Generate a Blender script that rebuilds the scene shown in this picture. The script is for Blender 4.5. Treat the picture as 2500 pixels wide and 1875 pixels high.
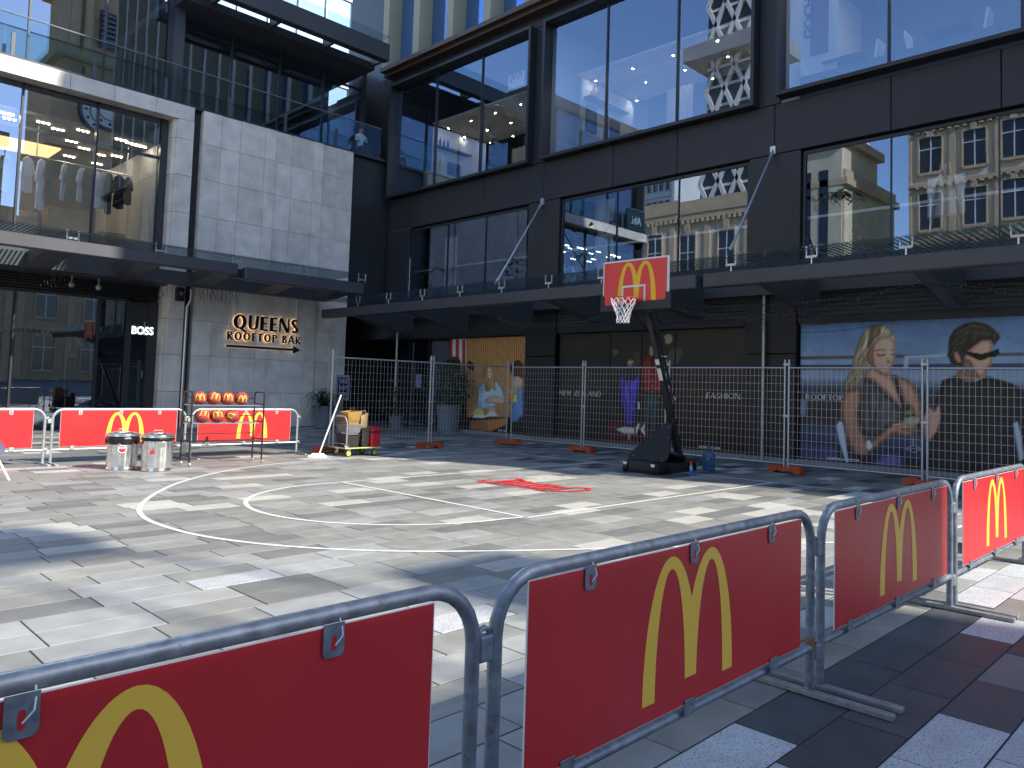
import bpy, bmesh, math, random
from mathutils import Vector, Matrix
from mathutils.geometry import tessellate_polygon
random.seed(7)
for _o in list(bpy.data.objects): bpy.data.objects.remove(_o)
SC = 0.84                      # working units -> metres
R = math.radians
# ------------------------------------------------------------------ camera
YAW, PIT, ROL = R(43.40942), R(3.19228), R(1.69117)
FPX, CX, CY, CH = 1879.66, 1336.73, 845.84, 1.75
fw = Vector((math.cos(PIT)*math.cos(YAW), math.cos(PIT)*math.sin(YAW), math.sin(PIT)))
rt0 = Vector((math.sin(YAW), -math.cos(YAW), 0)); up0 = rt0.cross(fw)
rt = rt0*math.cos(ROL) + up0*math.sin(ROL); up = -rt0*math.sin(ROL) + up0*math.cos(ROL)
scn = bpy.context.scene
cam = bpy.data.objects.new('camera', bpy.data.cameras.new('camera')); scn.collection.objects.link(cam)
cam.matrix_world = Matrix(((rt.x, up.x, -fw.x, 0), (rt.y, up.y, -fw.y, 0), (rt.z, up.z, -fw.z, CH*SC), (0, 0, 0, 1)))
cam.data.sensor_width = 36; cam.data.lens = FPX/2500*36
cam.data.shift_x = -(CX-1250)/2500; cam.data.shift_y = (CY-937.5)/2500
cam.data.clip_start = 0.05; cam.data.clip_end = 2000
scn.camera = cam
# ------------------------------------------------------------------ sky, sun, exposure
SUN_EL = R(37); TX, TY = -0.33, 0.944                     # sunlight travels along (TX, TY)
w = bpy.data.worlds.new('World'); scn.world = w; w.use_nodes = True
nt = w.node_tree; bgn = nt.nodes['Background']; bgn.inputs[1].default_value = 0.15
sky = nt.nodes.new('ShaderNodeTexSky'); sky.sky_type = 'NISHITA'; sky.sun_disc = False
sky.sun_elevation = SUN_EL; sky.sun_rotation = math.atan2(-TX, -TY)
sky.air_density = 1.0; sky.dust_density = 0.25; sky.ozone_density = 2.6
nt.links.new(sky.outputs[0], bgn.inputs[0])
sl = bpy.data.lights.new('sun', 'SUN'); sl.energy = 3.35; sl.angle = R(0.55); sl.color = (1, .94, .83)
so = bpy.data.objects.new('sun', sl); scn.collection.objects.link(so)
so.rotation_euler = Vector((TX*math.cos(SUN_EL), TY*math.cos(SUN_EL), -math.sin(SUN_EL))).to_track_quat('-Z', 'Y').to_euler()
vs = scn.view_settings; vs.view_transform = 'Standard'; vs.look = 'None'; vs.gamma = 1; vs.exposure = 1.2
scn.render.engine = 'CYCLES'
scn.cycles.max_bounces = 10; scn.cycles.transparent_max_bounces = 16; scn.cycles.glossy_bounces = 4; scn.cycles.diffuse_bounces = 4
scn.cycles.caustics_reflective = False; scn.cycles.caustics_refractive = False
scn.cycles.sample_clamp_indirect = 6
# ------------------------------------------------------------------ pixel -> place (native 2500 x 1875 photo pixels)
def ray(x, y): return fw + rt*((x-CX)/FPX) - up*((y-CY)/FPX)
CAMP = Vector((0, 0, CH))
def G(x, y, z=0.0): d = ray(x, y); return CAMP + d*((z-CH)/d.z)
def RX(x, y, X=19.5): d = ray(x, y); return CAMP + d*(X/d.x)
def LY(x, y, Y=28.2): d = ray(x, y); return CAMP + d*(Y/d.y)
def RR(x, y, X0):      # where a reflection seen in the right-hand glass comes from, on plane X0
    p = RX(x, y, 19.6); d = ray(x, y); k = (19.6-X0)/d.x; return Vector((X0, p.y+d.y*k, p.z+d.z*k))
def LR(x, y, Y0):      # same for the left-hand glass
    p = LY(x, y, 28.8); d = ray(x, y); k = (28.8-Y0)/d.y; return Vector((p.x+d.x*k, Y0, p.z+d.z*k))
def proj(p):
    q = Vector(p)-CAMP; k = q.dot(fw)
    return (CX+FPX*q.dot(rt)/k, CY-FPX*q.dot(up)/k, k)
# ------------------------------------------------------------------ materials
MATS = {}
def mat(name, col, rough=.5, metal=0, var=None, bump=None, spec=.5, emit=None, coat=0, speck=None, trans=0, stretch=None, objrand=0, alpha=1, world=False):
    m = bpy.data.materials.new(name); m.use_nodes = True; MATS[name] = m
    n = m.node_tree.nodes; L = m.node_tree.links; b = n['Principled BSDF']
    c4 = (*col, 1); b.inputs['Base Color'].default_value = c4
    b.inputs['Roughness'].default_value = rough; b.inputs['Metallic'].default_value = metal
    b.inputs['Specular IOR Level'].default_value = spec; b.inputs['Coat Weight'].default_value = coat
    b.inputs['Transmission Weight'].default_value = trans; b.inputs['Alpha'].default_value = alpha
    if emit: b.inputs['Emission Color'].default_value = (*emit[0], 1); b.inputs['Emission Strength'].default_value = emit[1]
    tc = n.new('ShaderNodeTexCoord'); src = tc.outputs['Object']
    if world: src = n.new('ShaderNodeNewGeometry').outputs['Position']
    if stretch:
        mp = n.new('ShaderNodeMapping'); mp.inputs['Scale'].default_value = stretch; L.new(src, mp.inputs[0]); src = mp.outputs[0]
    colsock = None
    def noise(scale, detail=4):
        t = n.new('ShaderNodeTexNoise'); t.inputs['Scale'].default_value = scale; t.inputs['Detail'].default_value = detail
        L.new(src, t.inputs['Vector']); return t
    if var:            # (scale, amount)
        t = noise(var[0], 6); mr = n.new('ShaderNodeMapRange'); mr.inputs[1].default_value = .3; mr.inputs[2].default_value = .7
        mr.inputs[3].default_value = 1-var[1]; mr.inputs[4].default_value = 1+var[1]; L.new(t.outputs[0], mr.inputs[0])
        mx = n.new('ShaderNodeMix'); mx.data_type = 'RGBA'; mx.blend_type = 'MULTIPLY'; mx.inputs[0].default_value = 1
        mx.inputs[6].default_value = c4; L.new(mr.outputs[0], mx.inputs[7]); colsock = mx.outputs[2]
        rr = n.new('ShaderNodeMapRange'); rr.inputs[3].default_value = max(0, rough-.12); rr.inputs[4].default_value = min(1, rough+.12)
        L.new(t.outputs[0], rr.inputs[0]); L.new(rr.outputs[0], b.inputs['Roughness'])
    if speck:          # (scale, colour, threshold)
        t = noise(speck[0], 2); mr = n.new('ShaderNodeMapRange'); mr.inputs[1].default_value = speck[2]; mr.inputs[2].default_value = speck[2]+.12
        L.new(t.outputs[0], mr.inputs[0])
        mx = n.new('ShaderNodeMix'); mx.data_type = 'RGBA'; L.new(mr.outputs[0], mx.inputs[0])
        if colsock: L.new(colsock, mx.inputs[6])
        else: mx.inputs[6].default_value = c4
        mx.inputs[7].default_value = (*speck[1], 1); colsock = mx.outputs[2]
    if objrand:
        oi = n.new('ShaderNodeObjectInfo'); mr = n.new('ShaderNodeMapRange'); mr.inputs[3].default_value = 1-objrand; mr.inputs[4].default_value = 1+objrand
        L.new(oi.outputs['Random'], mr.inputs[0]); mx = n.new('ShaderNodeMix'); mx.data_type = 'RGBA'; mx.blend_type = 'MULTIPLY'; mx.inputs[0].default_value = 1
        if colsock: L.new(colsock, mx.inputs[6])
        else: mx.inputs[6].default_value = c4
        L.new(mr.outputs[0], mx.inputs[7]); colsock = mx.outputs[2]
    if world:          # worn paving: soft stains, trodden gum
        t = noise(.9, 5); mr = n.new('ShaderNodeMapRange'); mr.inputs[1].default_value = .35; mr.inputs[2].default_value = .7; mr.inputs[3].default_value = 1.08; mr.inputs[4].default_value = .84; L.new(t.outputs[0], mr.inputs[0])
        v = n.new('ShaderNodeTexVoronoi'); v.inputs['Scale'].default_value = 1.7; L.new(src, v.inputs['Vector']); vr = n.new('ShaderNodeMapRange'); vr.inputs[1].default_value = .028; vr.inputs[2].default_value = .04; vr.inputs[3].default_value = .45; L.new(v.outputs['Distance'], vr.inputs[0])
        mm = n.new('ShaderNodeMath'); mm.operation = 'MULTIPLY'; L.new(mr.outputs[0], mm.inputs[0]); L.new(vr.outputs[0], mm.inputs[1])
        mx = n.new('ShaderNodeMix'); mx.data_type = 'RGBA'; mx.blend_type = 'MULTIPLY'; mx.inputs[0].default_value = 1; L.new(colsock, mx.inputs[6]); L.new(mm.outputs[0], mx.inputs[7]); colsock = mx.outputs[2]
    if colsock: L.new(colsock, b.inputs['Base Color'])
    if bump:           # (scale, strength)
        t = noise(bump[0], 5); bp = n.new('ShaderNodeBump'); bp.inputs['Strength'].default_value = bump[1]; bp.inputs['Distance'].default_value = .01
        L.new(t.outputs[0], bp.inputs['Height']); L.new(bp.outputs[0], b.inputs['Normal'])
    return m
def glassmat(name, tint, ior=1.9, base=0.06, wav=.0, wscale=.6):
    m = bpy.data.materials.new(name); m.use_nodes = True; MATS[name] = m
    n = m.node_tree.nodes; L = m.node_tree.links; n.remove(n['Principled BSDF']); out = n['Material Output']
    tr = n.new('ShaderNodeBsdfTransparent'); tr.inputs[0].default_value = (*tint, 1)
    gl = n.new('ShaderNodeBsdfGlossy'); gl.inputs['Roughness'].default_value = 0.0; gl.inputs[0].default_value = (.64, .77, 1, 1)
    fr = n.new('ShaderNodeFresnel'); fr.inputs[0].default_value = ior
    ad = n.new('ShaderNodeMath'); ad.operation = 'ADD'; ad.use_clamp = True; ad.inputs[1].default_value = base; L.new(fr.outputs[0], ad.inputs[0])
    ge = n.new('ShaderNodeNewGeometry'); bk = n.new('ShaderNodeMath'); bk.operation = 'SUBTRACT'; bk.inputs[0].default_value = 1; L.new(ge.outputs['Backfacing'], bk.inputs[1])
    mu = n.new('ShaderNodeMath'); mu.operation = 'MULTIPLY'; L.new(ad.outputs[0], mu.inputs[0]); L.new(bk.outputs[0], mu.inputs[1])   # one reflection per sheet
    mx = n.new('ShaderNodeMixShader'); L.new(mu.outputs[0], mx.inputs[0]); L.new(tr.outputs[0], mx.inputs[1]); L.new(gl.outputs[0], mx.inputs[2])
    L.new(mx.outputs[0], out.inputs[0])
    if wav:
        tc = n.new('ShaderNodeTexCoord'); t = n.new('ShaderNodeTexNoise'); t.inputs['Scale'].default_value = wscale; t.inputs['Detail'].default_value = 1
        L.new(tc.outputs['Object'], t.inputs['Vector']); bp = n.new('ShaderNodeBump'); bp.inputs['Strength'].default_value = wav; bp.inputs['Distance'].default_value = .05
        L.new(t.outputs[0], bp.inputs['Height']); L.new(bp.outputs[0], gl.inputs['Normal'])
    return m
mat('basalt', (.066, .07, .073), .55, var=(6, .18), speck=(120, (.15, .155, .16), .58), bump=(300, .12), objrand=.16, world=True)
mat('midgrey', (.285, .277, .25), .62, var=(5, .14), speck=(240, (.36, .35, .32), .6), bump=(260, .12), objrand=.13, world=True)
mat('darkgrey', (.2, .195, .182), .6, var=(5, .14), speck=(240, (.23, .23, .22), .6), bump=(260, .12), objrand=.12, world=True)
mat('granite', (.54, .54, .54), .6, var=(9, .1), speck=(85, (.2, .2, .21), .55), bump=(200, .12), objrand=.08, world=True)
mat('cream', (.52, .5, .44), .62, var=(8, .08), speck=(90, (.3, .28, .24), .6), bump=(220, .1), objrand=.06, world=True)
mat('lightgrey', (.345, .343, .325), .6, var=(6, .12), speck=(240, (.4, .4, .4), .6), bump=(260, .12), objrand=.1, world=True)
mat('joint', (.03, .03, .032), .9, var=(20, .3))
mat('ground_far', (.16, .16, .155), .8, var=(.6, .25), bump=(40, .2))
mat('linepaint', (.74, .74, .7), .6, var=(14, .08), speck=(40, (.5, .5, .48), .72))
mat('redpaint', (.72, .03, .035), .55, var=(18, .1), speck=(30, (.5, .12, .1), .66))
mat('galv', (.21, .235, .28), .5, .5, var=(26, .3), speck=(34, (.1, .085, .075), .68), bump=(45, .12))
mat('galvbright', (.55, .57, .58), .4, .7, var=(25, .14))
mat('footsteel', (.28, .28, .27), .6, .4, var=(18, .25))
mat('corflute', (.8, .78, .78), .5)
mat('signred', (.56, .022, .028), .4, var=(2.2, .07), speck=(9, (.5, .06, .06), .71), bump=(2.5, .25))
mat('signyellow', (.98, .58, .07), .42, bump=(180, .03))
mat('boardred', (.8, .045, .045), .35, coat=.3)
mat('boardyellow', (.95, .52, .025), .35)
mat('whitepaint', (.8, .8, .78), .45)
mat('blackplastic', (.012, .012, .014), .3, var=(8, .2), spec=.3)
mat('kickblack', (.012, .012, .015), .5, spec=.2)
mat('blackpowder', (.02, .02, .022), .42, bump=(200, .05))
mat('padgrey', (.035, .034, .035), .7)
mat('netwhite', (.82, .82, .82), .7)
mat('rimred', (.5, .02, .02), .35)
mat('zincbin', (.8, .82, .82), .24, .95, var=(9, .15), bump=(14, .1))
mat('binbag', (.012, .012, .014), .3, bump=(26, .8))
mat('ballorange', (.42, .062, .05), .6, bump=(420, .35))
mat('black', (.008, .008, .009), .5)
mat('ballyellow', (.8, .56, .06), .5)
mat('rackblack', (.03, .022, .022), .35)
mat('chrome', (.7, .7, .7), .18, .95)
mat('orangefoot', (.5, .085, .03), .6, var=(12, .2), bump=(60, .2))
mat('fencegalv', (.54, .56, .57), .4, .75, var=(30, .12))
mat('castyellow', (.62, .72, .05), .4)
mat('rubber', (.02, .02, .02), .7)
mat('deckyellow', (.7, .66, .22), .5)
mat('deckgrey', (.12, .12, .12), .8)
mat('goldbag', (.5, .3, .09), .35, .35, bump=(40, .2))
mat('goldline', (.12, .06, .02), .5)
mat('kraft', (.5, .33, .16), .75, bump=(14, .5), var=(8, .12))
mat('crategrey', (.2, .2, .21), .6, var=(10, .1))
mat('coolred', (.5, .02, .03), .5, bump=(20, .3))
mat('blackbox', (.025, .025, .023), .5, var=(8, .2))
mat('paper', (.75, .72, .74), .6)
mat('bottleblue', (.12, .28, .55), .12, trans=.75)
mat('sprayblue', (.03, .2, .7), .2, trans=.3)
mat('clearplastic', (.7, .85, .9), .15, trans=.6)
mat('stonetile', (.79, .7, .61), .72, var=(2.2, .15), speck=(22, (.36, .33, .29), .69), bump=(30, .15), objrand=.1)
mat('stonejoint', (.12, .115, .11), .9)
mat('panel', (.036, .035, .04), .42, var=(.7, .08), spec=.4, objrand=.05)
mat('darkpanel', (.022, .022, .025), .5, var=(.7, .1))
mat('canopysteel', (.072, .072, .082), .42, var=(.8, .06))
mat('mullion', (.03, .03, .034), .4)
mat('steel', (.62, .63, .64), .28, .9)
mat('bronze', (.11, .07, .05), .45, .3, var=(1.5, .1))
mat('fin', (.42, .38, .27), .5, var=(1.2, .06))
mat('finside', (.3, .25, .2), .5)
mat('louvre', (.025, .025, .027), .5)
mat('roomdark', (.07, .075, .085), .8)
mat('roomblue', (.06, .07, .1), .8)
mat('roomwhite', (.72, .71, .68), .8)
mat('ceilwhite', (.7, .69, .67), .8)
mat('ceilbrown', (.13, .11, .1), .8)
mat('shopwall', (.075, .055, .045), .7, var=(2, .3))
mat('woodfloor', (.14, .11, .085), .6)
mat('lamp', (1, .95, .85), .5, emit=((1, .86, .62), 20))
mat('spot', (1, .95, .88), .5, emit=((1, .92, .8), 130))
mat('bluepane', (.2, .36, .75), .06, .9, var=(.1, .15))
mat('lamppanel', (1, .8, .5), .5, emit=((1, .62, .26), 1.0))
mat('lettersign', (.9, .95, .93), .5, emit=((.9, 1, .96), .9))
mat('glowline', (1, .8, .5), .5, emit=((1, .9, .76), .11))
mat('letterblack', (.012, .011, .011), .3)
mat('sofa', (.3, .3, .22), .8, bump=(60, .2))
mat('wood', (.4, .22, .12), .55, var=(6, .2), stretch=(1, 1, 8))
mat('curtain', (.6, .57, .5), .9, bump=(12, .2))
mat('leaf', (.045, .11, .03), .45, var=(3, .35))
mat('leafdark', (.025, .065, .028), .4, var=(4, .3))
mat('leaflight', (.1, .2, .06), .45, var=(4, .3))
mat('stem', (.1, .09, .05), .8)
mat('soil', (.03, .022, .018), .95)
mat('potgrey', (.2, .22, .25), .7, var=(5, .12))
mat('sandstone', (.58, .4, .23), .85, var=(.5, .14), bump=(6, .2))
mat('sandtrim', (.62, .46, .29), .85, var=(.8, .1))
mat('creamstone', (.7, .62, .44), .85, var=(.5, .1))
mat('lattice', (.72, .71, .66), .6)
mat('towerdark', (.05, .055, .06), .25, spec=.6)
mat('winframe', (.75, .75, .72), .5)
mat('winblack', (.02, .025, .03), .12, spec=.8)
mat('concrete', (.3, .3, .3), .85, var=(.3, .15))
mat('clockface', (.8, .8, .76), .6)
mat('wirecable', (.02, .02, .02), .6)
mat('bulbdark', (.075, .075, .08), .5)
mat('bulb', (.5, .5, .48), .3)
mat('standblue', (.1, .12, .17), .5, var=(6, .2))
mat('cloudglass', (.55, .66, .8), .08, .85, var=(.12, .12))
glassmat('glass', (.9, .93, .95), 1.8, .2, .025, .5)
glassmat('glassdark', (.8, .83, .86), 1.8, .15, .025, .5)
glassmat('glassclear', (.8, .88, .87), 1.5, .02, 0)
glassmat('glasscanopy', (.86, .93, .92), 1.45, .01, 0)
def cmat(col, rough=.7):
    k = 'print_%02x%02x%02x' % tuple(int(max(0, min(1, c))*255) for c in col)
    return MATS.get(k) or mat(k, tuple(c**2.2 for c in col), rough, var=(3.5, .13))
# ------------------------------------------------------------------ mesh building
class MB:
    def __init__(s): s.V = []; s.F = []; s.M = []
    def add(s, vs, fs, m=0):
        b = len(s.V); s.V += [Vector(v) for v in vs]; s.F += [tuple(b+i for i in f) for f in fs]; s.M += [m]*len(fs); return s
    def box(s, x0, x1, y0, y1, z0, z1, m=0, bev=0):
        if bev:
            b = bev; P = [(x0, x1), (y0, y1), (z0, z1)]
            vs = []; ids = {}
            for ix in (0, 1):
                for iy in (0, 1):
                    for iz in (0, 1):
                        c = [P[0][ix], P[1][iy], P[2][iz]]; sg = [1 if i == 0 else -1 for i in (ix, iy, iz)]
                        for a in range(3):
                            p = [c[k]+(0 if k == a else sg[k]*b) for k in range(3)]
                            ids[(ix, iy, iz, a)] = len(vs); vs.append(p)
            fs = []
            for a in range(3):
                o = [k for k in range(3) if k != a]
                for e in (0, 1):
                    q = []
                    for (u, v) in ((0, 0), (1, 0), (1, 1), (0, 1)):
                        k = [0, 0, 0]; k[a] = e; k[o[0]] = u; k[o[1]] = v; q.append(ids[(*k, a)])
                    fs.append(q)
            for a in range(3):
                o = [k for k in range(3) if k != a]
                for u in (0, 1):
                    for v in (0, 1):
                        q = []
                        for e, t in ((0, 0), (0, 1), (1, 1), (1, 0)):
                            k = [0, 0, 0]; k[a] = e; k[o[0]] = u; k[o[1]] = v; q.append(ids[(*k, o[t])])
                        fs.append(q)
            for ix in (0, 1):
                for iy in (0, 1):
                    for iz in (0, 1): fs.append([ids[(ix, iy, iz, a)] for a in range(3)])
            return s.add(vs, fs, m)
        return s.add([(x0, y0, z0), (x1, y0, z0), (x1, y1, z0), (x0, y1, z0), (x0, y0, z1), (x1, y0, z1), (x1, y1, z1), (x0, y1, z1)],
                     [(0, 3, 2, 1), (4, 5, 6, 7), (0, 1, 5, 4), (1, 2, 6, 5), (2, 3, 7, 6), (3, 0, 4, 7)], m)
    def bar(s, p, q, wx, wz, m=0, upv=(0, 0, 1)):
        p = Vector(p); q = Vector(q); d = (q-p).normalized(); u = Vector(upv); sx = d.cross(u)
        if sx.length < 1e-4: sx = d.cross(Vector((1, 0, 0)))
        sx.normalize(); uz = sx.cross(d); a = sx*wx/2; b = uz*wz/2
        return s.add([p-a-b, p+a-b, p+a+b, p-a+b, q-a-b, q+a-b, q+a+b, q-a+b], [(0, 1, 2, 3), (7, 6, 5, 4), (0, 4, 5, 1), (1, 5, 6, 2), (2, 6, 7, 3), (3, 7, 4, 0)], m)
    def tube(s, pts, r, n=8, m=0, closed=False):
        pts = [Vector(p) for p in pts]; rs = r if isinstance(r, (list, tuple)) else [r]*len(pts)
        N = len(pts); T = []
        for i in range(N):
            a = pts[i-1] if (i > 0 or closed) else pts[i]; b = pts[(i+1) % N] if (i < N-1 or closed) else pts[i]
            T.append((b-a).normalized())
        nrm = T[0].orthogonal().normalized(); vs = []; fs = []
        for i in range(N):
            nrm = (nrm - T[i]*nrm.dot(T[i])).normalized(); bi = T[i].cross(nrm)
            for k in range(n):
                a = 2*math.pi*k/n; vs.append(pts[i]+(nrm*math.cos(a)+bi*math.sin(a))*rs[i])
        for i in range(N if closed else N-1):
            j = (i+1) % N
            for k in range(n): fs.append((i*n+k, i*n+(k+1) % n, j*n+(k+1) % n, j*n+k))
        if not closed: fs.append(tuple(range(n))[::-1]); fs.append(tuple((N-1)*n+k for k in range(n)))
        return s.add(vs, fs, m)
    def lathe(s, prof, c=(0, 0, 0), n=24, m=0, rf=None, ax=None):
        c = Vector(c); vs = []; fs = []
        for (r, z) in prof:
            for k in range(n):
                a = 2*math.pi*k/n; rr = r*(rf(a, z) if rf else 1); p = Vector((rr*math.cos(a), rr*math.sin(a), z))
                if ax: p = ax @ p
                vs.append(c+p)
        for i in range(len(prof)-1):
            for k in range(n): fs.append((i*n+k, i*n+(k+1) % n, (i+1)*n+(k+1) % n, (i+1)*n+k))
        fs.append(tuple(range(n))[::-1]); fs.append(tuple((len(prof)-1)*n+k for k in range(n)))
        return s.add(vs, fs, m)
    def sphere(s, c, r, n=16, m=0, sc=(1, 1, 1)):
        pr = [(max(1e-4, math.sin(math.pi*i/n))*r, -math.cos(math.pi*i/n)*r) for i in range(n+1)]
        b = len(s.V); s.lathe(pr, (0, 0, 0), n*2, m)
        for i in range(b, len(s.V)): v = s.V[i]; s.V[i] = Vector(c)+Vector((v.x*sc[0], v.y*sc[1], v.z*sc[2]))
        return s
    def poly(s, pts, m=0):
        pts = [Vector(p) for p in pts]
        return s.add(pts, [tuple(t) for t in tessellate_polygon([pts])], m)
    def prism(s, pts, d, m=0, ms=None):       # pts planar 3D outline, d = extrusion vector
        pts = [Vector(p) for p in pts]; d = Vector(d); n = len(pts); tr = [tuple(t) for t in tessellate_polygon([pts])]
        s.add(pts, tr, m); s.add([p+d for p in pts], [t[::-1] for t in tr], m)
        s.add(pts+[p+d for p in pts], [(i, (i+1) % n, n+(i+1) % n, n+i) for i in range(n)], m if ms is None else ms); return s
ORG = {}
def link(o): scn.collection.objects.link(o); return o
def mk(name, mb, mats, parent=None, smooth=False, org=None, loc=None, autosm=None):
    """mesh object; mb coordinates are world working units (minus org)"""
    if org is None:
        if parent is not None: org = ORG[parent.name]
        else:
            xs = [v.x for v in mb.V]; ys = [v.y for v in mb.V]; org = Vector(((min(xs)+max(xs))/2, (min(ys)+max(ys))/2, min(v.z for v in mb.V)))
    org = Vector(org)
    me = bpy.data.meshes.new(name); me.from_pydata([tuple((v-org)*SC) for v in mb.V], [], mb.F)
    ml = mats if isinstance(mats, (list, tuple)) else [mats]
    for m in ml: me.materials.append(MATS[m] if isinstance(m, str) else m)
    if len(ml) > 1:
        for p, i in zip(me.polygons, mb.M): p.material_index = i
    bm = bmesh.new(); bm.from_mesh(me); bmesh.ops.recalc_face_normals(bm, faces=bm.faces); bm.to_mesh(me); bm.free()
    if smooth:
        me.polygons.foreach_set('use_smooth', [True]*len(me.polygons))
        try: me.set_sharp_from_angle(angle=R(38 if autosm is None else autosm))
        except Exception: pass
    o = link(bpy.data.objects.new(name, me)); ORG[o.name] = org
    if parent is not None: o.parent = parent; o.location = (org-ORG[parent.name])*SC
    else: o.location = org*SC
    return o
def tag(o, label, cat, group=None, kind=None):
    if label: o['label'] = label
    if cat: o['category'] = cat
    if group: o['group'] = group
    if kind: o['kind'] = kind
    return o
def thing(name, org, label, cat, group=None):
    e = link(bpy.data.objects.new(name, None)); e.empty_display_size = .1; ORG[e.name] = Vector(org); e.location = Vector(org)*SC
    return tag(e, label, cat, group)
def copy_tree(o, parent=None):
    c = link(o.copy()); ORG[c.name] = ORG[o.name].copy()
    if parent is not None: c.parent = parent
    for ch in list(o.children): copy_tree(ch, c)
    return c
def nth(i): return ['first', 'second', 'third', 'fourth', 'fifth', 'sixth', 'seventh', 'eighth', 'ninth', 'tenth', 'eleventh', 'twelfth', 'thirteenth', 'fourteenth', 'fifteenth', 'sixteenth'][i]
# ------------------------------------------------------------------ flat lettering
def frame_map(o, ux, uy): o = Vector(o); ux = Vector(ux); uy = Vector(uy); return lambda x, y: o+ux*x+uy*y
def btext(s, bold=0.0):
    cu = bpy.data.curves.new('tmp', 'FONT'); cu.body = s; cu.size = 1; cu.offset = bold; cu.resolution_u = 4; cu.fill_mode = 'FRONT'
    o = link(bpy.data.objects.new('tmp', cu)); dg = bpy.context.evaluated_depsgraph_get(); dg.update(); me = o.evaluated_get(dg).to_mesh()
    vs = [(v.co.x, v.co.y) for v in me.vertices]; fs = [tuple(p.vertices) for p in me.polygons]
    o.evaluated_get(dg).to_mesh_clear(); bpy.data.objects.remove(o); bpy.data.curves.remove(cu); return vs, fs
def btext_on(mb, s, fmap, width=None, height=None, bold=0, m=0):
    vs, fs = btext(s, bold); x0 = min(v[0] for v in vs); x1 = max(v[0] for v in vs); y0 = min(v[1] for v in vs); y1 = max(v[1] for v in vs)
    sx = (width or (x1-x0))/(x1-x0); sy = (height or (y1-y0))/(y1-y0)
    mb.add([fmap((v[0]-x0)*sx, (v[1]-y0)*sy) for v in vs], fs, m)
def arc(cx, cy, rx, ry, a0, a1, n=14): return [(cx+rx*math.cos(R(a0+(a1-a0)*i/n)), cy+ry*math.sin(R(a0+(a1-a0)*i/n))) for i in range(n+1)]
def glyph(c, T, t):
    """list of (points, horizontal thickness, vertical thickness) strokes, box 0..w x 0..1"""
    V = lambda x, a=0, b=1, w=T: ([(x, a), (x, b)], w, t)
    H = lambda y, a, b: ([(a, y), (b, y)], t, t)
    D = lambda x0, y0, x1, y1, w: ([(x0, y0), (x1, y1)], w, t)
    C = lambda *a: (arc(*a), T, t)
    h = T/2; q = t/2
    g = {'E': (.55, [V(h), H(1-q, h, .53), H(.52, h, .45), H(q, h, .55)]), 'F': (.52, [V(h), H(1-q, h, .52), H(.52, h, .45)]),
         'L': (.52, [V(h), H(q, h, .52)]), 'I': (T, [V(h)]), 'H': (.7, [V(h), V(.7-h), H(.52, h, .7-h)]),
         'T': (.62, [V(.31), H(1-q, 0, .62)]), 'N': (.74, [V(q, 0, 1, t), V(.74-q, 0, 1, t), D(h*.8, 1, .74-h*.8, 0, T)]),
         'U': (.7, [([(h, 1), (h, .3)]+arc(.35, .3, .35-h, .3-q, 180, 360)+[(.7-q, 1)], T*.85, t)]),
         'O': (.86, [C(.43, .5, .43-h, .5-q, 0, 360, 32)]), 'Q': (.86, [C(.43, .5, .43-h, .5-q, 0, 360, 32), D(.42, .1, .88, -.2, T*.8)]),
         'D': (.76, [V(h), ([(h, 1-q), (.3, 1-q)]+arc(.34, .5, .42-h, .5-q, 90, -90)+[(h, q)], T, t)]),
         'P': (.6, [V(h), ([(h, 1-q), (.28, 1-q)]+arc(.3, .73, .3-h, .27-q, 90, -90)+[(h, .46+q)], T, t)]),
         'R': (.66, [V(h), ([(h, 1-q), (.28, 1-q)]+arc(.3, .74, .3-h, .26-q, 90, -90)+[(h, .48+q)], T, t), D(.26, .48, .62, 0, T)]),
         'B': (.62, [V(h), ([(h, 1-q), (.26, 1-q)]+arc(.28, .76, .27-h, .24-q, 90, -90)+[(h, .52)], T, t), ([(h, .54), (.28, .54)]+arc(.3, .27, .32-h, .27-q, 90, -90)+[(h, q)], T, t)]),
         'A': (.76, [D(.02, 0, .36, 1, t), D(.36, 1, .74, 0, T), H(.33, .14, .6)]),
         'S': (.54, [(arc(.28, .74, .24-h*.6, .24-q, 40, 250, 12)+arc(.27, .25, .25-h*.6, .25-q, 80, -140, 12), T*.9, t*1.3)]),
         'G': (.8, [(arc(.42, .5, .42-h, .5-q, 50, 320, 20), T, t), V(.72, .12, .45), H(.45, .5, .8)]),
         'W': (1.0, [D(.02, 1, .28, 0, T), D(.28, 0, .5, 1, t), D(.5, 1, .74, 0, T), D(.74, 0, .98, 1, t)]),
         'Z': (.62, [H(1-q, .03, .6), H(q, 0, .62), D(.56, 1, .06, 0, T)]), 'K': (.68, [V(h), D(.18, .45, .64, 1, t), D(.26, .52, .66, 0, T)]),
         ' ': (.32, [])}
    return g[c]
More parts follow.
